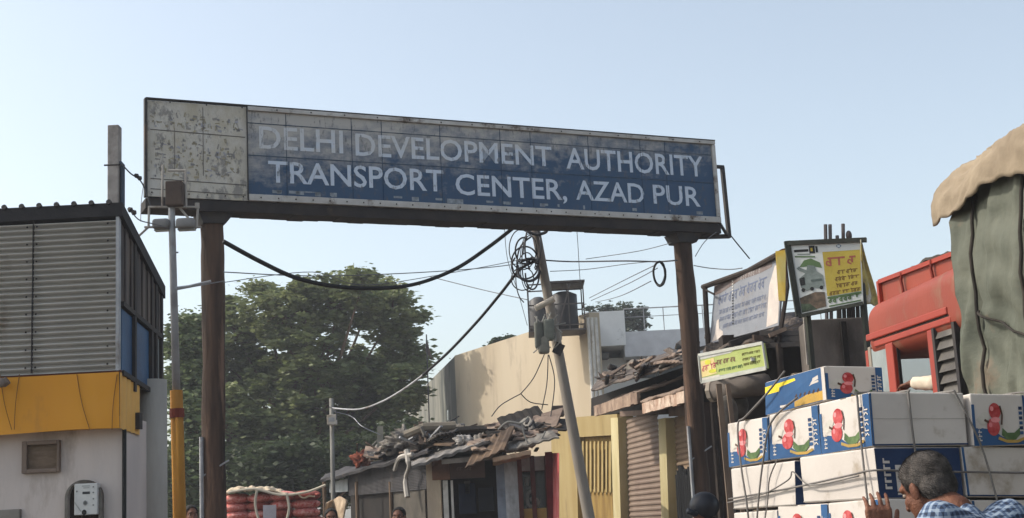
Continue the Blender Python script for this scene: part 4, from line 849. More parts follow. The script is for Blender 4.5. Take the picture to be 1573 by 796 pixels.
b = MB(); b.slab(at(1240, 560, 12.6), at(1248, 560, 12.6), at(1244, 486, 12.6), at(1234, 486, 12.6), .03); b.build('edge_board', M('pale_edge', (166, 160, 152), (120, 114, 108)), uc)
# poster board
e, o, F = board('poster_board', 'white and yellow advertisement board with brown lettering beside the orange truck cab', (1209, 374), (1322, 369), (1326, 466), (1227, 486), 12.4, 12.2, M('poster_white', (206, 208, 204), (190, 194, 190), rough=.5, scale=3))
b = MB(); ye = M('poster_yellow', (182, 164, 74), (168, 148, 64), scale=3); F.poly(b, [(.47, .2), (.985, .2), (.985, .85), (.47, .85)], ye)
rd = M('poster_red', (158, 92, 74), (146, 84, 70)); br_ = M('poster_brown', (124, 98, 48), (110, 86, 44)); gr = M('poster_green', (92, 116, 78), (76, 98, 66)); bk = M('poster_black', (44, 46, 46)); gy = M('poster_machine', (132, 142, 138), (106, 116, 112), scale=12)
F.script(b, .53, .62, .92, .13, rd, 21, bold=.2); 
for k, (u0, u1) in enumerate(((.66, .94), (.62, .96), (.62, .93), (.52, .97))): F.script(b, u0, .50-.1*k, u1, .055, br_, 22+k, bold=.24)
F.script(b, .5, .09, .95, .07, gr, 28, bold=.3); F.line(b, [(.48, .055), (.97, .055)], .012, gr); F.line(b, [(.47, .175), (.98, .175)], .02, gr)
F.rect(b, .08, .87, .28, .905, bk); F.rect(b, .29, .84, .37, .95, bk); F.rect(b, .31, .87, .34, .92, ye, .004); F.rect(b, .38, .85, .41, .94, bk); F.line(b, [(.08, .81), (.36, .79)], .012, gr); F.line(b, [(.12, .84), (.3, .83)], .01, gy)
F.poly(b, [(.66, .925), (.70, .96), (.74, .925), (.70, .89)], Cc(70, 92, 120)); F.circ(b, .70, .925, .022, .022, Cc(190, 200, 206), .004)
F.poly(b, [(.12, .66), (.2, .75), (.3, .77), (.42, .7), (.44, .62), (.3, .66)], gr, .002)
F.poly(b, [(.1, .38), (.09, .5), (.2, .57), (.24, .68), (.34, .66), (.36, .58), (.44, .52), (.45, .36), (.38, .33), (.3, .35), (.18, .32)], gy, .003)
for u in (.13, .26, .4): F.circ(b, u, .34, .028, .028, bk, .005)
F.poly(b, [(.1, .4), (.1, .5), (.17, .52), (.17, .41)], bk, .0045); F.line(b, [(.22, .58), (.12, .63), (.1, .66)], .03, gy, .004); F.rect(b, .26, .44, .42, .47, Cc(92, 104, 100), .0045)
F.poly(b, [(.06, .04), (.44, .06), (.44, .27), (.3, .29), (.06, .24)], M('poster_brown_photo', (122, 104, 88), (72, 66, 58), scale=16), .003); F.poly(b, [(.06, .04), (.3, .045), (.2, .14), (.06, .16)], M('poster_leafy', (84, 98, 78), (52, 60, 50), scale=20), .0045)
b.build('print', None, o)
fm = M('green_frame', (62, 64, 56), (46, 48, 43))
b = MB(); c = F.p
b.bar(c[0], c[3]+V((0,0,.02)), .05, .04); b.bar(c[3], c[2]+(c[2]-c[3])*.08, .045, .04); b.bar(c[0], c[1], .035, .03); b.tube([V((c[0].x+.1, c[0].y+.1, 0)), c[0]+V((.1, .1, .1))], .03, 7); b.tube([V((c[1].x, c[1].y+.1, 0)), c[2]+V((0, .1, 0))], .03, 7)
b.build('frame', fm, e)
b = MB(); P = [c[1], at(1344, 462, 12.9), at(1350, 445, 12.9), at(1334, 388, 12.6), c[2]]
q0 = (c[1], at(1348, 468, 12.8), at(1352, 450, 12.9), c[2])
def flap(u, v):
    a_ = c[1].lerp(c[2], v); e_ = at(1349+2*v, 470-20*v, 12.7) if v < .25 else at(1349-26*(v-.25)/.75, 464-94*(v-.25)/.75, 12.7-.4*(v-.25)/.75)
    return a_.lerp(e_, u)+V((0, .03*sin(u*9+v*5), 0))
b.grid(flap, 12, 14); o2 = b.build('wrapped_edge', M('poster_edge_print', (186, 168, 92), (120, 104, 70), scale=10, dirt=(196, 194, 184), damt=.42, dscale=5), e, smooth=True)
sm_ = o2.modifiers.new('t', 'SOLIDIFY'); sm_.thickness = .01
# small green sign
e, o, F = board('signboard', 'small tilted yellow green sign on the dark shack right of the right post', (1073, 546), (1171, 527), (1177, 566), (1077, 587), 13.3, 12.7, M('yellow_green_sign', (186, 196, 122), (170, 182, 108), scale=3), t=.04)
b = MB(); F.poly(b, [(0, .82), (.5, .86), (.62, .99), (0, .99)], M('sign_torn_white', (206, 206, 200), (186, 184, 178), scale=8), .002); F.poly(b, [(.02, .16), (.26, .2), (.24, .8), (.02, .76)], M('sign_cream', (232, 220, 150), (222, 196, 140), scale=8), .0025)
F.script(b, .05, .34, .28, .2, M('sign_pinkink', (196, 96, 104)), 31, bold=.2, dv=.05); F.script(b, .28, .5, .56, .17, M('sign_brownink', (146, 116, 92)), 32, bold=.2)
for k in range(3): F.script(b, .68, .66-.2*k, .95, .09, M('sign_oliveink', (122, 118, 66)), 33+k, bold=.25)
F.script(b, .3, .22, .66, .1, M('sign_greenink', (96, 122, 84)), 37, bold=.25); F.rect(b, .02, .02, .99, .1, Cc(190, 196, 186), .0028); F.rect(b, .02, .02, .3, .14, Cc(222, 216, 204), .003); F.circ(b, .14, .68, .05, .09, Cc(232, 226, 84), .004); F.circ(b, .2, .32, .06, .07, Cc(226, 222, 80), .0045)
b.build('print', None, o)
b = MB(); c = F.p
for i in range(4): b.bar(c[i], c[(i+1) % 4], .016, .03)
b.bar(c[0]+V((.2, .08, .1)), c[0]+V((.2, .9, .1)), .03); b.bar(c[1]+V((-.1, .08, .1)), c[1]+V((-.1, 1.5, .1)), .03)
b.build('rim', M('sign_rim', (206, 206, 196)), e)

# ================================================================== truck
f_ = V((-.15, 1, 0)).normalized(); s_ = V((f_.y, -f_.x, 0))*-1   # forward, and outward (towards -x)
TP = at(1472, 600, 9.0); TP = V((TP.x, 9.0, 0))
tm = Matrix(((f_.x, s_.x, 0, TP.x), (f_.y, s_.y, 0, TP.y), (0, 0, 1, 0), (0, 0, 0, 1)))
def tq(px, py, off=0):     # pixel on the cab's side plane -> local (along, out, z)
    return tm.inverted() @ onplane(px, py, TP + s_*off, s_)
truck = empty('cargo_truck', None, label='orange red truck cab with wooden side board on its roof, behind the fruit cartons', cat='truck', mat=tm)
m_or = M('orange_truck_paint', (146, 62, 42), (132, 54, 37), rough=.55, scale=2, dirt=(132, 86, 66), damt=.42, dscale=4, streak=2, bump=.08, spec=.5)
m_or2 = M('red_truck_paint', (158, 56, 36), (144, 48, 32), rough=.45, scale=2, bump=.05, spec=.5)
Lc = tq(1326, 500).x; zg1 = tq(1472, 470).z; zg0 = tq(1330, 515).z; zg = (zg1+zg0)/2; zt0 = 3.07; W_ = 2.1
print('truck', Lc, zg1, zg0, tq(1370, 600), tq(1430, 600), tq(1400, 515), tq(1340, 480), tq(1470, 415))
b = MB(); b.rbox((Lc/2-.2, -W_/2, zg+(zt0-zg)/2-.08), (Lc+.4, W_, zt0-zg+.22), .13, 6)
for i, q in enumerate(b.v):                     # the crown slopes in towards the front
    t = max(0, (q.x-Lc*.55)/(Lc*.45)); b.v[i] = V((q.x, q.y, q.z-.07*t*t*(1 if q.z > zg else 0)))
b.build('roof_crown', m_or, truck, local=True, smooth=True)
b = MB(); b.box((.03, -.03, zg-.04), (Lc-.05, .012, zg+.01)); b.box((0, -.02, zg-.10), (Lc*.88, .004, zg-.055)); b.build('gutter', m_or2, truck, local=True, bevel=.008)
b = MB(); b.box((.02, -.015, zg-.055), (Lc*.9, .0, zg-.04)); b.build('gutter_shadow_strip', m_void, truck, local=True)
xp0, xp1, xp2, xp3 = tq(1473, 560).x, tq(1437, 560).x, tq(1428, 560).x, tq(1373, 560).x; xp4, xp5 = tq(1362, 560).x, tq(1334, 560).x
zw0, zw1 = 2.29, zg-.10
b = MB(); b.box((xp1, -.06, .9), (xp2, 0, zw1)); b.box((xp3, -.06, .9), (xp4, 0, zw1)); b.box((xp5+.02, -.06, .9), (xp5+.07, -.01, zg-.1)); b.build('pillar', m_or2, truck, local=True, bevel=.008)
b = MB(); b.box((xp2+.0, -.055, .9), (xp3, -.005, zw0)); dr = b.build('door', m_or, truck, local=True, bevel=.01)
b = MB(); b.box((xp2+.05, -.003, 1.9), (xp2+.2, .03, 1.94)); b.build('handle', m_dark, dr, local=True)
b = MB(); b.box((xp2+.0, -.05, zw1-.02), (xp3, -.03, zw1)); b.box((xp2, -.05, zw0), (xp2+.015, -.03, zw1)); b.box((xp3-.015, -.05, zw0), (xp3, -.03, zw1)); b.build('window_rubber', m_black, dr, local=True)
b = MB(); b.box((xp4+.01, -.04, zw0-.1), (xp5+.0, -.02, zg-.1)); b.build('quarter_window', m_glass_l, truck, local=True)
b = MB(); b.box((xp4+.0, -.05, zw0-.1), (xp4+.035, -.015, zg-.08)); b.box((xp5-.03, -.05, .9), (xp5+.02, -.012, zg-.08)); b.build('window_frame', M('pale_grey_frame', (150, 140, 128)), truck, local=True, bevel=.005)
# louvred panel behind the door
b = MB(); N = 7
b.box((xp0, -.06, .9), (xp1, -.04, zw1+.02))
for k in range(N):
    z = zw0-.1+(zw1-zw0+.1)*k/N; h = (zw1-zw0+.1)/N
    b.hexa([V((xp0+.03, -.04, z)), V((xp0+.03, .0, z)), V((xp1-.03, .0, z)), V((xp1-.03, -.04, z)), V((xp0+.03, -.04, z+h*.8)), V((xp0+.03, -.03, z+h*.8)), V((xp1-.03, -.03, z+h*.8)), V((xp1-.03, -.04, z+h*.8))])
b.build('louvre_panel', M('louvre_grey', (104, 100, 94), (78, 74, 70), rough=.5, dirt=(70, 60, 54)), truck, local=True)
b = MB(); b.box((xp0-.01, -.03, .9), (xp0+.03, .01, zw1)); b.box((xp1-.035, -.03, 1.0), (xp1-.0, .006, zw1)); b.build('louvre_frame', m_dark, truck, local=True)
b = MB(); b.box((0, -W_, .9), (Lc-.1, -W_+.05, zw0)); b.box((0, -W_+.01, zw0), (.15, -W_+.04, zg)); b.box((Lc-.12, -W_+.02, .9), (Lc-.07, -.03, 2.0)); b.box((0, -W_+.03, .9), (.04, -.05, zg)); b.build('cab_shell', m_or2, truck, local=True)
b = MB(); b.box((Lc-.13, -W_+.05, 2.0), (Lc-.11, -.05, zg)); b.build('windscreen', M('clear_windscreen', (150, 158, 158), rough=.2, alpha=.3), truck, local=True)
b = MB(); b.box((.05, -W_+.06, .95), (Lc-.2, -.08, 1.1)); b.box((.1, -.85, 1.1), (.6, -.2, 1.75)); b.box((.1, -W_+.2, 1.1), (.6, -1.1, 1.75)); b.build('seat', m_black, truck, local=True)
b = MB(); b.box((.3, -W_+.035, zw0), (Lc-.15, -W_+.05, zg-.05)); b.build('far_window', M('hazy_far_glass', (132, 136, 128), rough=.4, alpha=.6), truck, local=True)
# board on the roof
zb0 = zt0-.03
b = MB(); x1_ = tq(1354, 440, -.12).x
b.slab((x1_, -.12, zb0), (.02, -.12, zb0), (.02, -.12, zb0+.14), (x1_, -.12, zb0+.17), .03); rbd = b.build('roof_board', m_or, truck, local=True, bevel=.005)
b = MB(); b.bar((x1_, -.11, zb0), (0, -.11, zb0), .03); b.bar((x1_, -.11, zb0+.175), (0, -.11, zb0+.145), .03); b.bar((x1_+.01, -.11, zb0-.02), (x1_+.01, -.11, zb0+.18), .035); b.bar((.06, -.10, zb0-.12), (0, -.1, zb0+.14), .03)
b.build('board_rail', m_or2, rbd, local=True)
b = MB()
for t in (.3, .68): x = x1_*t; b.tube([(x, -.10, zb0+.17), (x+.012, -.095, zb0+.11), (x-.008, -.095, zb0+.03), (x, -.10, zb0)], .012, 6)
b.build('hinge', M('dark_red_iron', (122, 44, 34)), rbd, local=True)
b = MB(); b.grid(lambda u, v: V((x1_*(.2+.75*u), -.25-.5*v, zb0+.17+.06*sin(u*3)*(1-v)+.02*noise.noise(V((u*8, v*3, 4))))), 20, 6); o = b.build('roof_tarp', M('dark_tarp', (78, 72, 66), (54, 50, 48)), truck, local=True); sm_ = o.modifiers.new('t', 'SOLIDIFY'); sm_.thickness = .02
b = MB(); b.box((-6.5, -W_-.05, 1.15), (-.1, .0, 1.3)); b.box((-6.5, -1.5, .75), (Lc-.2, -1.35, .95)); b.box((-6.5, -.75, .75), (Lc-.2, -.6, .95)); b.build('chassis', m_dark, truck, local=True)
for x in (.75, -3.6, -5.0):
    for y in (-.02, -W_+.3):
        b = MB(); b.tube([(x, y-.3, .5), (x, y-.02, .5)], .5, 24); wh = b.build('wheel', m_black, truck, local=True); b = MB(); b.tube([(x, y-.1, .5), (x, y-.005, .5)], .27, 20); b.build('rim', m_galv, wh, local=True)
# the tarpaulin covered load (part of the truck's outline, ropes tie it down)
ld = empty('tarpaulin_load', None, label='tall load wrapped in grey green tarpaulin with a beige top sheet at the right edge', cat='load', mat=tm)
ZT = 3.66
def ring(u, z_lo, zt, out, wdt, r):       # outline of the load, left side up and over to the right side
    pts = []
    return pts
def load_pt(x, v, grow=0.0, top=ZT):
    # v 0..1 walks: left skirt bottom -> left top corner -> across the top -> right bottom
    Ls, Lt = top-1.3, W_+.25; tot = 2*Ls+Lt; d = v*tot; r = .22
    if d < Ls: y, z = .0, 1.3+d
    elif d < Ls+Lt: y, z = .0-(d-Ls), top
    else: y, z = .0-Lt, top-(d-Ls-Lt)
    cy, cz = .0-Lt/2, (1.3+top)/2; dy, dz = y-cy, z-cz
    if dz > 0:
        ex = max(0, abs(dy)-(Lt/2-r)); ez = max(0, dz-((top-1.3)/2-r)); l = math.hypot(ex, ez)
        if l > r: k = r/l; dy = math.copysign(Lt/2-r+ex*k, dy); dz = (top-1.3)/2-r+ez*k
    y, z = cy+dy, cz+dz
    s0 = 1 if dy > 0 else -1
    bul = .07*sin(min(1, max(0, (z-1.3)/(top-1.3)))*pi)
    y += s0*(bul+grow); z += grow*(1 if v > .3 and v < .7 else .2)
    n1 = noise.noise(V((x*1.3, z*1.1, y))); n2 = noise.noise(V((x*4.5+z*.8, z*.9, 3+y))); n3 = noise.noise(V((x*3-z*3, z*5, 7)))
    n4 = abs(noise.noise(V((x*5+z*1.2, z*1.0, 2)))); n5 = abs(noise.noise(V((x*3.2-z*4, z*4.2, 9)))); n6 = abs(noise.noise(V((x*11+z*3, z*3, 4)))); y += s0*(.06*n1+.03*n2-.08*n4-.05*n5-.025*n6+.03); z += (.05*n1+.02*n3) if abs(dy) < Lt/2-.05 else 0
    for rx in (-.50, -1.15, -1.9, -2.8, -3.8): y -= s0*.035*math.exp(-((x-rx)/.05)**2)
    return V((x, y, z))
X0_, X1_ = -5.6, -.26
b = MB(); b.grid(lambda u, v: load_pt(X0_+(X1_-X0_)*u, v), 330, 150)
def frontcap(u, v): p = load_pt(X1_, v); c = V((X1_, -.06-W_/2+.0, 2.5)); k = u; q = p.lerp(c, k); q.x += .09*sin(k*pi*.5)+.02*noise.noise(V((v*14, k*4, 1))); return q
b.grid(frontcap, 8, 150)
def backcap(u, v): p = load_pt(X0_, 1-v); return p.lerp(V((X0_-.1, -W_/2, 2.5)), u)
b.grid(backcap, 6, 150)
m_tarp = M('grey_green_tarpaulin', (102, 104, 92), (80, 84, 74), rough=.75, scale=2.5, dirt=(116, 100, 84), damt=.3, dscale=1.6, bump=.35, bscale=14)
b.build('tarpaulin', m_tarp, ld, local=True, smooth=True, weld=True)
# beige top sheet: hangs over the front end like a brow
def brow(u, v):
    x = -5.5+(5.5-.06)*u; t = v; hem = .30+.11*noise.noise(V((x*1.7, 4, 1)))+.05*noise.noise(V((x*6, 1, 1)))
    # t 0 hem on the left, 1 hem on the right
    Lt = W_+.25; d = t*(2*hem+Lt)
    if d < hem: yy, zz = .04, ZT+.02-hem+d
    elif d < hem+Lt: yy, zz = .04-(d-hem), ZT+.02
    else: yy, zz = .04-Lt, ZT+.02-(d-hem-Lt)
    r = .2; cy = .04-Lt/2; dy = yy-cy; ex = max(0, abs(dy)-(Lt/2-r)); ez = max(0, zz-(ZT+.02-r)); l = math.hypot(ex, ez)
    if l > r: dy = math.copysign(Lt/2-r+ex*r/l, dy); zz = ZT+.02-r+ez*r/l
    yy = cy+dy; s0 = 1 if dy > 0 else -1
    droop = max(0, (x+.42)/.40); zz -= .05*droop**2; yy -= s0*.03*droop
    n1 = noise.noise(V((x*2.1, t*6, 1))); n2 = noise.noise(V((x*6, t*15, 5))); n3 = abs(noise.noise(V((x*5+t*9, t*22, 5)))); n4 = abs(noise.noise(V((x*14, t*40+x*2, 2)))); yy += s0*(.055+.035*n1-.03*n3-.006*n4); zz += .05*n1+.02-.035*n3-.006*n4
    return V((x, yy, zz))
b = MB(); b.grid(brow, 300, 130); o = b.build('top_sheet', M('beige_canvas', (152, 137, 116), (126, 112, 94), scale=3, dirt=(116, 100, 84), damt=.3, bump=.3, bscale=18), ld, local=True, smooth=True); sm_ = o.modifiers.new('t', 'SOLIDIFY'); sm_.thickness = .012
m_rope = M('dark_rope', (58, 52, 46), (40, 37, 34), rough=.9)
for rx in (-.50, -1.15, -1.9, -2.8, -3.8):
    b = MB(); pts = [load_pt(rx+.02*sin(k*.7), k/60, .03) for k in range(0, 61)]; b.tube(pts, .013, 6); b.build('rope', m_rope, ld, local=True, smooth=True)
b = MB(); b.tube([load_pt(-.5-.65*t, .20-.035*t, .022) for t in [k/14 for k in range(15)]], .008, 5)
b.build('cross_rope', m_rope, ld, local=True)

# ================================================================== fruit cartons on a cargo cart
SC = at(1333, 604, 6.7); yaw = math.atan(.275)
SM = Matrix.Translation(V((SC.x, SC.y, 0))) @ Matrix.Rotation(yaw, 4, 'Z') @ Matrix.Translation(V((0, 0, 1.8))) @ Matrix.Rotation(R(2.2), 4, 'Y') @ Matrix.Rotation(R(-.6), 4, 'X') @ Matrix.Translation(V((0, 0, -1.8)))
m_cw = M('carton_white', (204, 197, 190), (194, 186, 179), rough=.6, scale=2, dirt=(166, 154, 140), damt=.33, dscale=4, bump=.15, bscale=9)
m_cb = M('carton_blue', (48, 88, 132), (40, 76, 118), rough=.5, scale=4, bump=.04)
m_nb = M('carton_navy', (32, 56, 94), (25, 44, 78), rough=.5, scale=4); m_cr = M('fruit_red', (160, 38, 42), (196, 92, 92), scale=22, rough=.5, bump=0); m_gr = M('leaf_print', (98, 120, 78), (70, 92, 58), scale=14); m_yel = M('carton_yellow', (232, 210, 60), (214, 190, 54), scale=8); m_tan = M('stem_print', (190, 150, 70), (150, 130, 80)); m_brn = Cc(84, 60, 48); m_pk = M('fruit_pink', (226, 150, 150), (214, 120, 124), scale=20)
def art(b, F, seed):
    j = random.Random(seed); d = j.uniform(-.02, .02)
    F.rect(b, 0, 0, .16, .34, m_cb); F.poly(b, [(.16, 0), (.9, 0), (.9, .1), (.7, .08), (.5, .16), (.34, .3), (.16, .34)], m_cb, .002)
    F.rect(b, .88, 0, 1, 1, m_cb, .0025); F.rect(b, 0, 0, .05, .8, m_cb, .0022)
    F.poly(b, [(.06, .5), (.2, .66), (.3, .62), (.24, .42), (.14, .4)], Cc(206, 200, 190), .003)
    F.circ(b, .40+d, .67, .10, .165, m_cr, .0035); F.circ(b, .36+d, .36, .11, .175, m_cr, .004); F.circ(b, .40+d, .5, .08, .055, m_pk, .0045); F.circ(b, .35+d, .72, .03, .05, m_pk, .0047); F.circ(b, .31+d, .4, .03, .05, m_pk, .0047)
    F.line(b, [(.49+d, .78), (.52+d, .6), (.5+d, .4)], .009, m_brn, .005); F.line(b, [(.2, .5), (.27, .45)], .012, m_brn, .005)
    F.poly(b, [(.5, .34), (.58, .24), (.7, .24), (.8, .34), (.8, .2), (.72, .1), (.58, .08), (.48, .2)], m_gr, .004)
    F.line(b, [(.42, .14), (.56, .07), (.74, .06), (.86, .12)], .014, m_tan, .0048)
    for k in range(6):
        v = .2+.1*k; F.rect(b, .8, v, .86, v+.066, m_cb if k % 2 == 0 else m_nb, .003)
        F.line(b, [(.90, v), (.97, v)] if k % 2 else [(.90, v), (.935, v+.05), (.97, v)], .006, m_cw, .0055); F.line(b, [(.905, v), (.905, v+.06)], .006, m_cw, .0055)
    for k in range(4): F.line(b, [(.08, .1+.08*k), (.14, .1+.08*k)], .006, m_cw, .004); F.line(b, [(.1, .1+.08*k), (.1, .15+.08*k)], .005, m_cw, .004)
def carton(lo, hi, left, front, label, seed):
    j = random.Random(seed); c = V(((lo[0]+hi[0])/2, (lo[1]+hi[1])/2, lo[2])); h = [(hi[k]-lo[k])/2 for k in range(3)]
    Mx = SM @ Matrix.Translation(c) @ Matrix.Rotation(j.uniform(-.025, .025), 4, 'Z')
    e = empty('fruit_carton', None, label=label, cat='carton', group='fruit cartons stacked on the cart', mat=Mx)
    x, y, z = h[0]-.006, h[1]-.006, 2*h[2]-.004
    K = [[[V([j.uniform(-.007, .007) for _ in range(3)]) for c in (0, 1)] for b_ in (0, 1)] for a_ in (0, 1)]   # crushed corners
    def warp(bb):
        for i, q in enumerate(bb.v):
            u, v, w_ = (q.x+x)/(2*x), (q.y+y)/(2*y), q.z/z; o = V((0, 0, 0))
            for a_ in (0, 1):
                for b_ in (0, 1):
                    for c_ in (0, 1): o += K[a_][b_][c_]*((u if a_ else 1-u)*(v if b_ else 1-v)*(w_ if c_ else 1-w_))
            bb.v[i] = q+o
        return bb
    b = MB()
    b.rbox((0, 0, z/2), (2*x, 2*y, z), .008, 2)
    body = warp(b).build('carton_body', m_cw, e, local=True)
    L_ = Face((-x, y, .004), (-x, -y, .004), (-x, -y, z-.004), (-x, y, z-.004)); Fr = Face((-x, -y, .004), (x, -y, .004), (x, -y, z-.004), (-x, -y, z-.004))
    b = MB()
    for F, k in ((L_, left), (Fr, front)):
        if k == 'art': art(b, F, seed)
        elif k == 'plain':
            F.rect(b, 0, .505, 1, .515, Cc(176, 170, 164), .0015); F.rect(b, 0, 0, 1, .03, m_nb, .002)
            if F is Fr: F.rect(b, .0, 0, .02, 1, m_cb, .002)
        elif k == 'plainbox': F.rect(b, 0, 0, 1, .02, Cc(150, 146, 140), .0015)
        elif k == 'navy':
            F.rect(b, 0, 0, 1, 1, m_nb, .0015); F.rect(b, .22, .06, .86, .66, m_cw, .0025); F.circ(b, .56, .62, .22, .28, M('grey_leaf_print', (98, 100, 92), (70, 74, 68), scale=12), .003); F.circ(b, .56, .5, .14, .24, m_cw, .0035); F.circ(b, .6, .28, .1, .14, Cc(150, 140, 140), .004)
            for q in range(5): F.line(b, [(.08, .2+.13*q), (.16, .2+.13*q)], .012, m_cw, .004); F.line(b, [(.09, .2+.13*q), (.09, .28+.13*q)], .008, m_cw, .004)
        elif k == 'strip': F.rect(b, 0, 0, 1, 1, m_nb, .0015); F.rect(b, .3, .1, .6, .9, Cc(90, 104, 130), .002)
        elif k == 'bluebox':
            F.rect(b, 0, 0, 1, 1, m_cb, .0015); F.poly(b, [(0, .62), (.5, .62), (.56, .7), (.52, .9), (0, .86)], m_yel, .0025); F.rect(b, .5, .02, .96, .3, m_tan, .0025); F.rect(b, .95, 0, 1, 1, m_cw, .003)
            F.line(b, [(.62, .56), (.7, .62), (.9, .74)], .02, m_cw, .003); F.line(b, [(.66, .52), (.8, .6), (.9, .62)], .012, m_cw, .003)
            for q in range(6): F.line(b, [(.52+.07*q, .3), (.55+.07*q, .38)], .012, m_brn, .004)
            F.line(b, [(.26, .14), (.4, .12)], .012, m_cw, .003)
    warp(b).build('print', None, body, local=True)
    b = MB(); b.box((-x-.001, -.03, z-.0), (x+.001, .03, z+.0015)); b.build('tape', M('packing_tape', (180, 160, 130), rough=.3), body, local=True)
    return e
t1, t2, t3, t4, t5 = 2.12, 1.862, 1.615, 1.365, 1.115
carton((0, 0, t2), (.53, .56, t1), 'art', 'plain', 'white carton at the near corner below the blue one, fruit print on its lit side', 1)
carton((0, .57, t2), (.53, 1.14, t1), 'art', 'plain', 'middle of the three lit fruit printed cartons in the second row from the top', 2)
carton((0, 1.15, t2), (.53, 1.74, t1), 'art', 'plain', 'farthest left fruit printed carton in the second row, beside the dark shack', 3)
carton((.54, -.02, t2), (.87, .56, t1-.005), 'plainbox', 'art', 'shaded fruit printed carton above right of the man, under the tarpaulin load', 4)
carton((.88, 0, t2), (1.45, .58, t1-.03), 'plainbox', 'art', 'carton cut by the right edge of the photo, next to the shaded fruit printed one', 5)
carton((0, 0, t3), (.47, .78, t2-.004), 'plainbox', 'navy', 'carton directly behind the man with a navy printed end and a plain white lit side', 6)
carton((.0, .84, t3), (.47, 1.70, t2-.006), 'plainbox', 'strip', 'plain white carton at the left end of the third row, separated by a dark gap', 7)
carton((.48, 0, t3), (1.15, .6, t2-.004), 'plainbox', 'plain', 'long plain grey looking carton right of the man in the third row', 8)
carton((0, -.02, t4), (.5, .5, t3-.004), 'art', 'plainbox', 'carton right beside the raised hand in the fourth row', 9)
carton((0, .51, t4), (.5, 1.08, t3-.004), 'art', 'plain', 'middle fruit printed carton of the fourth row, low on the lit side', 10)
carton((0, 1.09, t4), (.5, 1.68, t3-.012), 'plain', 'plain', 'low leftmost carton of the fourth row at the bottom of the photo', 11)
carton((.51, 0, t4), (1.2, .56, t3-.004), 'plainbox', 'plain', 'carton low behind the shoulder of the man at the bottom right', 12)
carton((0.02, .47, t1+.004), (.36, 1.22, t1+.195), 'bluebox', 'art', 'blue and yellow carton lying alone on top of the stack', 13)
for k, (a, c) in enumerate((((0, 0), (.5, .84)), ((0, .85), (.5, 1.7)), ((.51, 0), (1.2, .6)))): carton((a[0], a[1], t5), (c[0], c[1], t4-.004), 'plainbox', 'plain', ['bottom row carton under the near corner', 'bottom row carton at the far left end', 'bottom row carton at the right end'][k], 20+k)
cart = empty('cargo_cart', None, label='flat loading cart with blue rails carrying the stack of fruit cartons', cat='cart', mat=SM)
b = MB(); b.box((-.06, -.08, t5-.07), (1.5, 1.8, t5-.003)); b.build('deck', m_wood, cart, local=True)
b = MB()
for x in (-.04, 1.45):
    for y in (-.05, 1.75): b.bar((x, y, .45), (x, y, t5-.07), .05)
for y in (-.05, 1.75): b.bar((-.04, y, .6), (1.45, y, .6), .04)
b.build('frame', m_dark, cart, local=True)
for x in (.1, 1.3):
    for y in (.2, 1.5): b = MB(); b.tube([(x-.04, y, .3), (x+.04, y, .3)], .3, 20); b.build('wheel', m_black, cart, local=True)
# ropes over the cartons (grey plastic cord)
def SL(x, y, z): return SM @ V((x, y, z))
m_cord = M('grey_cord', (126, 122, 118), (98, 94, 92), rough=.7)
def cord(label, pts, r=.0055):
    b = MB(); P = smoothpath([SL(*p) for p in pts], 5); b.tube(P, r, 6); return tag(b.build('cord', m_cord, loc=P[0], smooth=True), label, 'cord')
o_ = .012
cord('grey cord over the near top carton running down its lit side', [(.25, .10, t1+.006), (0, .10, t1+.006), (-o_, .10, t1-.02), (-o_, .09, t2), (-o_-.005, .06, t3), (-o_, .05, t4), (-o_, .03, t5)])
cord('grey cord down the middle of the long plain carton near the top corner', [(.2, .3, t1+.006), (.2, 0, t1+.006), (.2, -o_, t1-.02), (.21, -o_-.004, t2), (.23, -o_-.02, t3), (.25, -o_-.02, t4)])
cord('grey cord slanting down past the right end of the long plain carton', [(.40, .2, t1+.006), (.44, 0, t1+.006), (.46, -.02, t1-.02), (.56, -.035, t2), (.62, -.035, t3), (.68, -.035, t4)])
cord('grey cord beside the shaded fruit print at the right', [(.8, .2, t1+.004), (.82, -.02, t1+.004), (.83, -.035, t1-.03), (.88, -.035, t2), (.88, -.03, t3), (.9, -.03, t4)])
cord('level grey cord round the third row behind the man', [(-o_, 1.7, t3+.06), (-o_-.006, .9, t3+.085), (-o_-.006, .2, t3+.12), (-o_, -o_, t3+.13), (.2, -o_-.006, t3+.125), (.5, -o_-.02, t3+.12), (1.15, -o_-.02, t3+.11)])
cord('loose slack cord drooping across the plain white lit sides', [(-o_, 1.72, t3+.04), (-o_-.012, 1.2, t3+.07), (-o_-.02, .86, t3+.13), (-o_-.01, .82, t3+.17), (-o_-.02, .6, t3+.09), (-o_-.02, .1, t3+.11)], .004)
cord('cord dropping from the blue carton down the far left cartons', [(.0, .9, t1+.21), (-.01, 1.15, t1+.10), (-.01, 1.42, t1+.01), (-o_-.01, 1.5, t1-.03), (-o_-.012, 1.48, t2), (-o_-.012, 1.42, t3), (-o_-.01, 1.40, t4)], .006)
cord('pair of cords slanting down below the middle fruit print', [(-.012, .74, t1+.05), (-o_-.01, 1.05, t1-.05), (-o_-.012, 1.18, t2), (-o_-.02, 1.26, t3), (-o_-.012, 1.34, t4)], .006)
cord('curved cord hanging over the plain lit carton at far left', [(-o_-.01, 1.0, t2), (-o_-.016, 1.1, t2-.1), (-o_-.016, 1.15, t3), (-o_-.012, 1.3, t4)], .004)
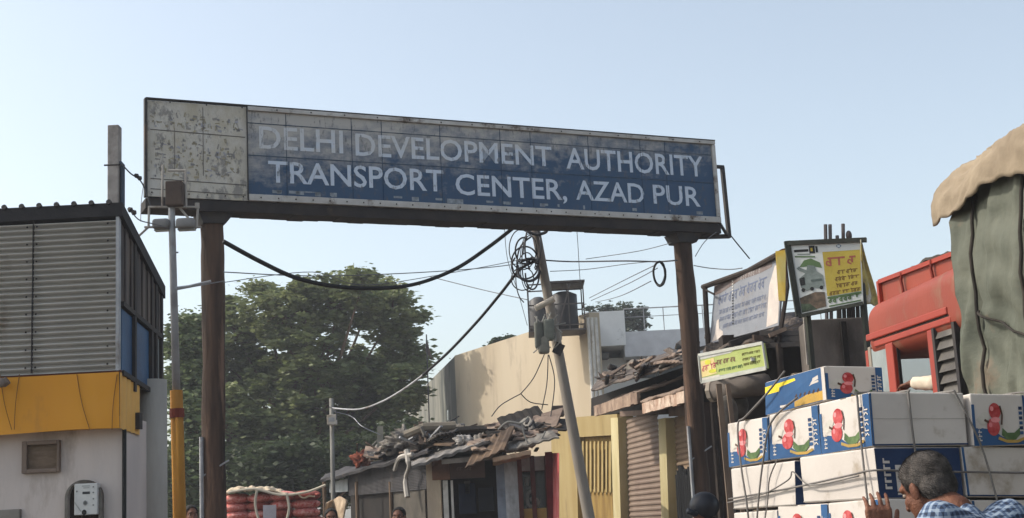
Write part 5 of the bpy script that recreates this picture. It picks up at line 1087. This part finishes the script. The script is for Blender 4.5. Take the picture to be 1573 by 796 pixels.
# ================================================================== people
m_skin = M('brown_skin', (122, 80, 60), (96, 60, 46), rough=.6, scale=16, dirt=(140, 92, 70), damt=.3, dscale=9, bump=.35, bscale=120)
m_skin2 = M('lips_skin', (104, 56, 48), rough=.5)
def cap(b, p, q, r0, r1, n_=14):
    p, q = V(p), V(q); b.tube([p, q], [r0, r1], n_); b.ell(p, r0, nu=n_, nv=8); b.ell(q, r1, nu=n_, nv=8)
def remesh(b, name, mat, parent, vox, smooth_it=2):
    o = b.build(name, mat, parent, local=True, smooth=True)
    rm = o.modifiers.new('r', 'REMESH'); rm.mode = 'VOXEL'; rm.voxel_size = vox; rm.use_smooth_shade = True
    s = o.modifiers.new('s', 'SMOOTH'); s.iterations = smooth_it; s.factor = .5
    dg = bpy.context.evaluated_depsgraph_get(); me = bpy.data.meshes.new_from_object(o.evaluated_get(dg)); o.modifiers.clear(); old = o.data; o.data = me; bpy.data.meshes.remove(old); me.name = name
    if not me.materials: me.materials.append(mat)
    return o
def hand(b, wr, d, n_, side, sc=1.0, curl=.5):
    # wr wrist, d pointing direction, n_ palm normal (towards which fingers curl), side thumb direction
    d, n_ = V(d).normalized(), V(n_).normalized(); sdir = V(side).normalized()
    for k in range(5): cap(b, V(wr)+sdir*(-.03+.015*k)*sc, V(wr)+d*.085*sc+sdir*(-.036+.018*k)*sc, .014*sc, .013*sc, 8)
    L = (.062, .074, .08, .072)
    for k in range(4):
        base = V(wr)+d*.085*sc+sdir*(-.036+.024*k)*sc; p = base; dd = d.copy(); spread = sdir*(-.12+.08*k)
        for j, (f, r) in enumerate(((.45, .0095), (.32, .0085), (.23, .0075))):
            dd = (dd + n_*curl*(.5 if j == 0 else .7)+spread*.4).normalized(); q = p+dd*L[k]*f*sc; cap(b, p, q, r*sc, (r-.0008)*sc, 8); p = q
    p = V(wr)+d*.025*sc+sdir*.035*sc; q = p+(d*.6+sdir*.7+n_*.3).normalized()*.04*sc; cap(b, p, q, .013*sc, .011*sc, 8); cap(b, q, q+(d*.8+sdir*.25+n_*.4).normalized()*.035*sc, .011*sc, .009*sc, 8)
def person(loc, rz, J, label, cols, vox, hair='short', group=None, cloth='plain', detail=False):
    e = empty('person', loc, rz, label, 'person', group)
    hc = V(J['head']); hr = Matrix.Rotation(J.get('nod', 0), 3, 'Y') @ Matrix.Rotation(J.get('turn', 0), 3, 'Z')
    def h(x, y, z): return hc + hr @ V((x, y, z))
    b = MB(); E3 = lambda p, r: b.ell(h(*p), r, rot=hr)
    E3((-.012, 0, .035), (.098, .077, .088)); E3((.03, 0, -.03), (.066, .06, .085)); E3((.045, 0, -.085), (.04, .036, .028)); E3((.07, 0, .035), (.026, .055, .022)); E3((.078, 0, -.068), (.018, .026, .012)); E3((.055, .032, -.02), (.035, .026, .028)); E3((.055, -.032, -.02), (.035, .026, .028))
    cap(b, h(.088, 0, .02), h(.108, 0, -.024), .009, .014, 10); E3((.098, .012, -.028), (.012, .009, .008)); E3((.098, -.012, -.028), (.012, .009, .008))
    for sg in (1, -1): E3((-.002, sg*.079, -.008), (.02, .008, .034)); E3((-.01, sg*.085, .0), (.012, .006, .026))
    nb, ch, pe = V(J['neck']), V(J['chest']), V(J['pelvis'])
    cap(b, h(-.03, 0, -.06), nb, .054, .062); cap(b, nb, nb-V((.02, 0, .06)), .06, .08)
    b.ell(ch, (.11, .17, .16)); b.ell(pe, (.115, .155, .13)); b.ell((ch+pe)/2, (.105, .14, .2))
    for sg, k in ((1, 'l'), (-1, 'r')):
        sh_, el, wr = V(J['sh'+k]), V(J['el'+k]), V(J['wr'+k]); cap(b, ch+V((0, sg*.06, .1)), sh_, .07, .058); cap(b, sh_, el, .05, .04); cap(b, el, wr, .04, .027)
        hp, kn, an = pe+V((0, sg*.085, -.05)), V(J['kn'+k]), V(J['an'+k]); cap(b, hp, kn, .085, .056); cap(b, kn, an, .056, .04); fd = V(J.get('foot', (.17, 0, -.035))); cap(b, an-V((.03, 0, .03)), an+fd+V((0, 0, -.01)), .036, .028)
        hd = J.get('h'+k) or ((wr-el).normalized(), (0, -sg, 0), (1, 0, 0)); hand(b, wr, hd[0], hd[1], hd[2], 1, J.get('curl', .5))
    body = remesh(b, 'body', m_skin, e, vox)
    b = MB()
    for sg in (1, -1):
        b.ell(h(.076, sg*.031, .012), (.010, .013, .009), nu=10, nv=7, mt=Cc(168, 150, 136)); b.ell(h(.0838, sg*.031, .011), (.004, .006, .006), nu=8, nv=6, mt=m_black)
    b.build('eyes', None, e, local=True, smooth=True)
    b = MB(); 
    for sg in (1, -1): b.tube([h(.088, sg*.015, .032), h(.094, sg*.032, .038), h(.084, sg*.05, .032)], .004, 6)
    if J.get('tache'): b.tube([h(.09, -.028, -.055), h(.104, -.01, -.045), h(.104, .01, -.045), h(.09, .028, -.055)], .006, 6)
    b.build('eyebrows', cols['hair'], e, local=True)
    b = MB()
    b.ell(h(-.02, 0, .045), (.103, .084, .09), rot=hr, nu=48, nv=32); b.ell(h(-.05, 0, -.0), (.068, .079, .075), rot=hr, nu=40, nv=24)
    hi = hr.inverted()
    for i, q in enumerate(b.v):
        l = hi @ (q-hc)
        if l.x > .045+.25*max(0, l.z-.03): q = q-(hr @ V((.05+max(0, l.x-.05), 0, .02)))      # hairline leaves the forehead free
        n3 = noise.noise_vector(q*55)*.004 + noise.noise_vector(q*160)*.002; b.v[i] = q+n3
    ho = b.build('hair', cols['hair'], e, local=True, smooth=True)
    if detail:
        b2 = MB(); rr = random.Random(5); nf = len(b.f)
        for k in range(14000):
            f = b.f[rr.randrange(nf)]; p = b.v[f[0]].lerp(b.v[f[2]], rr.random()); out = hi @ (p-hc); o3 = out.normalized()
            t = (V((-.5, 0, -.75))-o3*o3.dot(V((-.5, 0, -.75)))).normalized()+o3*rr.uniform(.15, .6)+V([rr.uniform(-.35, .35) for _ in range(3)]); t = (hr @ t).normalized()*rr.uniform(.008, .017); sd_ = t.cross(p-hc).normalized()*.0006
            b2.add([p-sd_, p+sd_, p+t], [(0, 1, 2)])
        tag(b2.build('hair_strand', M('hair_strands', (40, 37, 35), (120, 114, 108), scale=40, rough=.6, bump=0, island=.4), ho, local=True), None, None, kind='stuff')
    b = MB(); g = 1.0
    b.ell(ch, (.128, .185, .17)); b.ell((ch+pe)/2, (.125, .16, .24)); b.ell(pe+V((0, 0, .02)), (.132, .17, .13)); cap(b, nb-V((.03, 0, .035)), nb-V((.05, 0, .1)), .068, .10)
    for sg, k in ((1, 'l'), (-1, 'r')):
        sh_, el, wr = V(J['sh'+k]), V(J['el'+k]), V(J['wr'+k]); cap(b, ch+V((0, sg*.05, .1)), sh_, .086, .073); cap(b, sh_, el, .07, .058); 
        if cols.get('long', True): cap(b, el, el.lerp(wr, .82), .056, .044)
    ts = remesh(b, 'shirt', cols['shirt'], e, max(vox*1.6, .009), 1)
    for v in ts.data.vertices: v.co += noise.noise_vector(v.co*9)*.012+noise.noise_vector(v.co*24)*.004
    b = MB(); q1 = nb-V((.03, 0, .012)); b.tube([q1+V((.062*cos(a), .066*sin(a), .012*cos(a)-.0)) for a in [k*2*pi/20 for k in range(21)]], .016, 8); b.build('collar', cols['shirt'], ts, local=True, smooth=True)
    b = MB(); b.ell(pe-V((0, 0, .03)), (.128, .165, .12))
    for sg, k in ((1, 'l'), (-1, 'r')):
        hp, kn, an = pe+V((0, sg*.085, -.05)), V(J['kn'+k]), V(J['an'+k]); cap(b, hp, kn, .098, .072); cap(b, kn, an+V((0, 0, .03)), .072, .055)
    remesh(b, 'trousers', cols['legs'], e, max(vox*1.6, .012), 1)
    return e
# plaid cloth: woven check, fixed to the shirt
def plaid(name):
    mt = bpy.data.materials.new(name); mt.use_nodes = True; n = mt.node_tree; bs = n.nodes['Principled BSDF']; L = n.links.new; bs.inputs['Roughness'].default_value = .85
    tc = n.nodes.new('ShaderNodeTexCoord'); outs = []
    for ax, sc in (('X', 13), ('Z', 13), ('Y', 13)):
        wv = n.nodes.new('ShaderNodeTexWave'); wv.wave_type = 'BANDS'; wv.bands_direction = ax; wv.inputs['Scale'].default_value = sc; wv.inputs['Distortion'].default_value = 1.6; wv.inputs['Detail Scale'].default_value = .5; L(tc.outputs['Object'], wv.inputs['Vector'])
        r = n.nodes.new('ShaderNodeValToRGB'); r.color_ramp.elements[0].position = .55; r.color_ramp.elements[1].position = .72; L(wv.outputs[0], r.inputs[0]); outs.append(r.outputs[0])
    a = n.nodes.new('ShaderNodeMath'); a.operation = 'ADD'; L(outs[0], a.inputs[0]); L(outs[1], a.inputs[1]); a2 = n.nodes.new('ShaderNodeMath'); a2.operation = 'MULTIPLY_ADD'; L(outs[2], a2.inputs[0]); a2.inputs[1].default_value = .6; L(a.outputs[0], a2.inputs[2])
    r = n.nodes.new('ShaderNodeValToRGB'); e = r.color_ramp.elements; e[0].color = s2l((34, 46, 68))+(1,); e[1].color = s2l((150, 164, 180))+(1,); e[1].position = .95; k = r.color_ramp.elements.new(.45); k.color = s2l((74, 94, 124))+(1,)
    d = n.nodes.new('ShaderNodeMath'); d.operation = 'MULTIPLY'; d.inputs[1].default_value = .5; L(a2.outputs[0], d.inputs[0]); L(d.outputs[0], r.inputs[0]); L(r.outputs[0], bs.inputs['Base Color']); return mt
ST = dict(head=(.03, 0, 1.6), neck=(0, 0, 1.47), chest=(0, 0, 1.28), pelvis=(0, 0, .95), shl=(0, .18, 1.40), shr=(0, -.18, 1.40), ell=(-.02, .24, 1.12), elr=(-.02, -.24, 1.12), wrl=(.05, .25, .88), wrr=(.05, -.25, .88), knl=(.02, .1, .5), knr=(.02, -.1, .5), anl=(0, .1, .08), anr=(0, -.1, .08))
hc = at(1424, 752, 5.2)
JM = dict(ST); JM.update(head=(.25, 0, hc.z), nod=.42, neck=(.13, 0, hc.z-.085), chest=(.05, 0, hc.z-.28), pelvis=(0, 0, .97), shl=(.07, .18, hc.z-.115), shr=(.05, -.18, hc.z-.115), ell=(.28, .33, 1.24), wrl=(.36, .30, 1.475), elr=(.15, -.26, 1.18), wrr=(.36, -.16, 1.2), hl=((.05, -.05, 1), (-.6, -.5, 0), (-.5, .8, 0)), curl=.55)
rz = R(126); fx = V((cos(rz), sin(rz), 0)); _ro = V((hc.x, 5.2, 0))-fx*.25; _w = at(1353, 822, 5.02)-_ro; _w = Matrix.Rotation(-rz, 3, 'Z') @ _w; JM['wrl'] = tuple(_w); JM['ell'] = tuple(_w+V((-.10, .10, -.22))); JM['hl'] = ((0, 0, 1), (.81, -.59, 0), (-.59, -.81, 0)); JM['curl'] = .75
person((hc.x, 5.2, 0)-fx*.25 if False else V((hc.x, 5.2, 0))-fx*.25, rz, JM, 'man in blue and white plaid shirt, head bowed, hand raised, before the cartons', dict(hair=M('greying_hair', (44, 40, 38), (96, 90, 86), scale=14, rough=.7, bump=.6, bscale=180, spec=.2), shirt=plaid('blue_plaid'), legs=Cc(70, 68, 66)), .005, detail=True)
cols2 = [dict(hair=M('black_hair', (22, 20, 20), (34, 30, 28)), shirt=Cc(*c), legs=Cc(60, 58, 60)) for c in ((120, 110, 100), (92, 52, 46), (60, 72, 96), (40, 40, 44))]
def standing(px, py, Y, rz, label, k, extra=None):
    t = at(px, py, Y); J = dict(ST); dz = t.z-1.73; J = {a: ((q[0], q[1], q[2]+dz) if isinstance(q, tuple) and len(q) == 3 and a not in ('anl', 'anr') and not a.startswith('kn') else q) for a, q in J.items()}
    if extra: J.update(extra)
    return person((t.x, Y, 0), rz, J, label, cols2[k], .013)
standing(508, 781, 17.5, R(-80), 'person whose dark hair shows below the cream cloth left of the shack', 0)
standing(613, 779, 17.5, R(-100), 'person facing the camera in front of the dark shack', 1)
standing(292, 776, 17, R(-60), 'person mostly hidden between the mustard pole and the left post', 2)
pd = standing(1082, 768, 14.2, R(200), 'person in a dark helmet at the foot of the right sign post', 3)
t = at(1082, 774, 14.2); b = MB(); b.ell((t.x, 14.2, t.z-.02), (.15, .13, .14), nu=24, nv=16); b.tube([(t.x-.1, 14.1, t.z-.1), (t.x-.19, 14.05, t.z-.06)], .03, 8)
tag(b.build('helmet', M('black_helmet', (26, 28, 34), (34, 38, 48), rough=.4), loc=(t.x, 14.2, t.z), smooth=True), 'dark round helmet worn at the foot of the right sign post', 'helmet')
# driver
dp = tm @ V((.40, -.40, .13)); JD = dict(ST); JD.update(head=(.05, 0, 2.45), neck=(.02, 0, 2.32), chest=(0, 0, 2.13), pelvis=(-.02, 0, 1.86), shl=(0, .17, 2.24), shr=(0, -.17, 2.24), ell=(.16, .3, 2.25), wrl=(.38, .36, 2.27), hl=((.9, .1, -.1), (0, 0, -1), (0, -1, 0)), elr=(.12, -.26, 2.03), wrr=(.38, -.2, 2.1), knl=(.42, .12, 1.82), knr=(.42, -.12, 1.82), anl=(.5, .12, 1.38), anr=(.5, -.12, 1.38), foot=(.14, 0, -.02))
person(dp, math.atan2(f_.y, f_.x), JD, 'driver in a cream shirt resting one arm on the truck window sill', dict(hair=M('black_hair', (22, 20, 20)), shirt=Cc(212, 198, 178), legs=Cc(80, 76, 70)), .01)
# motorbike handlebar and mirrors poking up beside the shutter
# ================================================================== cables
m_gw = M('thin_wire', (110, 112, 116), rough=.6); 
cable('thick black cable sagging from the left post up to the sign beam', [(343, 371, 13.9), (400, 402, 14.2), (455, 427, 14.5), (515, 440, 14.8), (580, 443, 15.1), (640, 436, 15.5), (700, 413, 15.8), (750, 380, 16.1), (790, 349, 16.3)], .024)
b = MB(); P = smoothpath([at(*q) for q in [(343, 371, 13.9), (400, 402, 14.2), (455, 427, 14.5), (515, 440, 14.8), (580, 443, 15.1), (640, 436, 15.5), (700, 413, 15.8), (750, 380, 16.1), (790, 349, 16.3)]], 12)
cable('thick black cable running from the pole coils down left to the roofs', [(826, 400, 17.9), (800, 413, 18), (770, 450, 18.3), (735, 492, 18.8), (690, 540, 19.6), (650, 576, 20.4)], .020)
cable('pale continuation cable curving down to the small white box pole', [(650, 576, 20.4), (620, 598, 21.5), (585, 618, 22.5), (550, 629, 23.3), (510, 627, 23.9)], .016, m_galv)
cable('thin wire from the left post across to the pole coils', [(343, 418, 14.1), (480, 424, 15), (620, 420, 16.5), (740, 412, 17.5), (806, 404, 18)], .006, m_gw)
cable('second thin wire just below, rising towards the pole', [(343, 434, 14.1), (480, 418, 15.5), (560, 438, 16.5), (700, 418, 17.5), (815, 396, 18)], .005, m_gw)
cable('faint wire slanting down from mid air to the tank cage', [(660, 425, 30), (740, 445, 29), (812, 461, 27.8)], .010, m_gw)
cable('dark wire running level from the leaning pole to the right post', [(838, 400, 18), (880, 402, 17.8), (960, 401, 17.2), (1010, 402, 17), (1040, 400, 16.6)], .010, m_wire)
cable('thin wire rising from the leaning pole to the right end of the sign', [(900, 398, 18), (980, 386, 17.4), (1032, 373, 16.9)], .005, m_gw)
cable('thin wire below the level one between pole and right post', [(845, 417, 18), (900, 414, 17.8), (960, 406, 17.4), (1000, 402, 17.1)], .005, m_gw)
cable('upper of the two wires fanning down from the right post to the terrace', [(1005, 408, 17), (960, 430, 20), (905, 458, 25)], .006, m_gw)
cable('lower fanning wire from the right post to the terrace', [(1010, 412, 17), (965, 436, 20), (908, 462, 25)], .006, m_gw)
cable('wire sagging from the right post to the terrace plants', [(1000, 432, 17), (960, 452, 20), (935, 460, 24), (915, 464, 27)], .006, m_gw)
cable('thin vertical wire hanging from the sign beam', [(886, 352, 16.8), (888, 380, 17.2), (890, 415, 17.5), (893, 460, 18)], .004, m_gw)
cable('wire hanging loosely at the left of the coils', [(775, 352, 16.5), (780, 400, 17), (796, 450, 17.8), (810, 500, 18)], .004, m_gw)
cable('wire from the right post to the banner frame', [(1066, 408, 16.7), (1090, 412, 16), (1120, 414, 15), (1140, 412, 14.5)], .006, m_gw)
cable('thin stay wire hanging from the right end of the sign', [(1100, 357, 16.8), (1082, 372, 16.6), (1068, 394, 16.5)], .005, m_gw)
cable('wire from the left post bracket passing behind the slim pole', [(343, 432, 14.1), (300, 440, 13), (268, 446, 12.4)], .005, m_gw)
cable('service wire with insulator from the concrete post towards the floodlight pole', [(187, 252, 12.2), (200, 266, 12.2), (218, 281, 12.3), (232, 318, 12.3)], .007, m_wire)
cable('slack wire from the kiosk roof edge to the floodlight pole', [(200, 322, 10.8), (214, 338, 11.2), (240, 345, 12), (262, 352, 12.3)], .005, m_gw)
cable('thin drooping line from the sign end down beside the concrete post', [(221, 280, 14), (217, 310, 13.6), (216, 340, 12.6)], .004, m_gw)
cable('wire curling from the small pole to the wooden stake', [(512, 632, 24), (540, 640, 24), (556, 655, 23.5), (584, 668, 23.6)], .008, m_galv)
b = MB(); rr = random.Random(6); c0 = (1013, 421)
b.tube(smoothpath([at(c0[0]+9*cos(a)+rr.uniform(-1, 1), c0[1]+18*sin(a)+rr.uniform(-1, 1), 16.9+rr.uniform(-.04, .04)) for a in [-1.4+k*.62 for k in range(26)]], 4), .014, 6)
tag(b.build('cable_coil', m_black, loc=at(1013, 421, 16.9), smooth=True), 'black cable coil hanging on the wire left of the right post', 'cable coil')
for px, py, Y, lb in ((207, 268, 12.25, 'small dark insulator on the wire beside the concrete post'), (197, 320, 10.7, 'small dark insulator at the kiosk roof corner')):
    b = MB(); p = at(px, py, Y); q = p+V((.06, 0, -.05)); b.tube([p, p.lerp(q, .3), p.lerp(q, .5), p.lerp(q, .8), q], [.012, .024, .014, .024, .01], 8); tag(b.build('insulator', m_dark, loc=p), lb, 'insulator')
b = MB(); b.box((-185, -85, -1), (185, 335, 16)); hz = b.build('haze'); tag(hz, None, None, kind='stuff')
mt = bpy.data.materials.new('dusty_air'); mt.use_nodes = True; n = mt.node_tree; n.nodes.remove(n.nodes['Principled BSDF']); pv = n.nodes.new('ShaderNodeVolumePrincipled'); pv.inputs['Density'].default_value = .0015; pv.inputs['Color'].default_value = (.9, .93, 1, 1); pv.inputs['Anisotropy'].default_value = .2
n.links.new(pv.outputs[0], n.nodes['Material Output'].inputs['Volume']); hz.data.materials.append(mt)
bpy.context.view_layer.update()
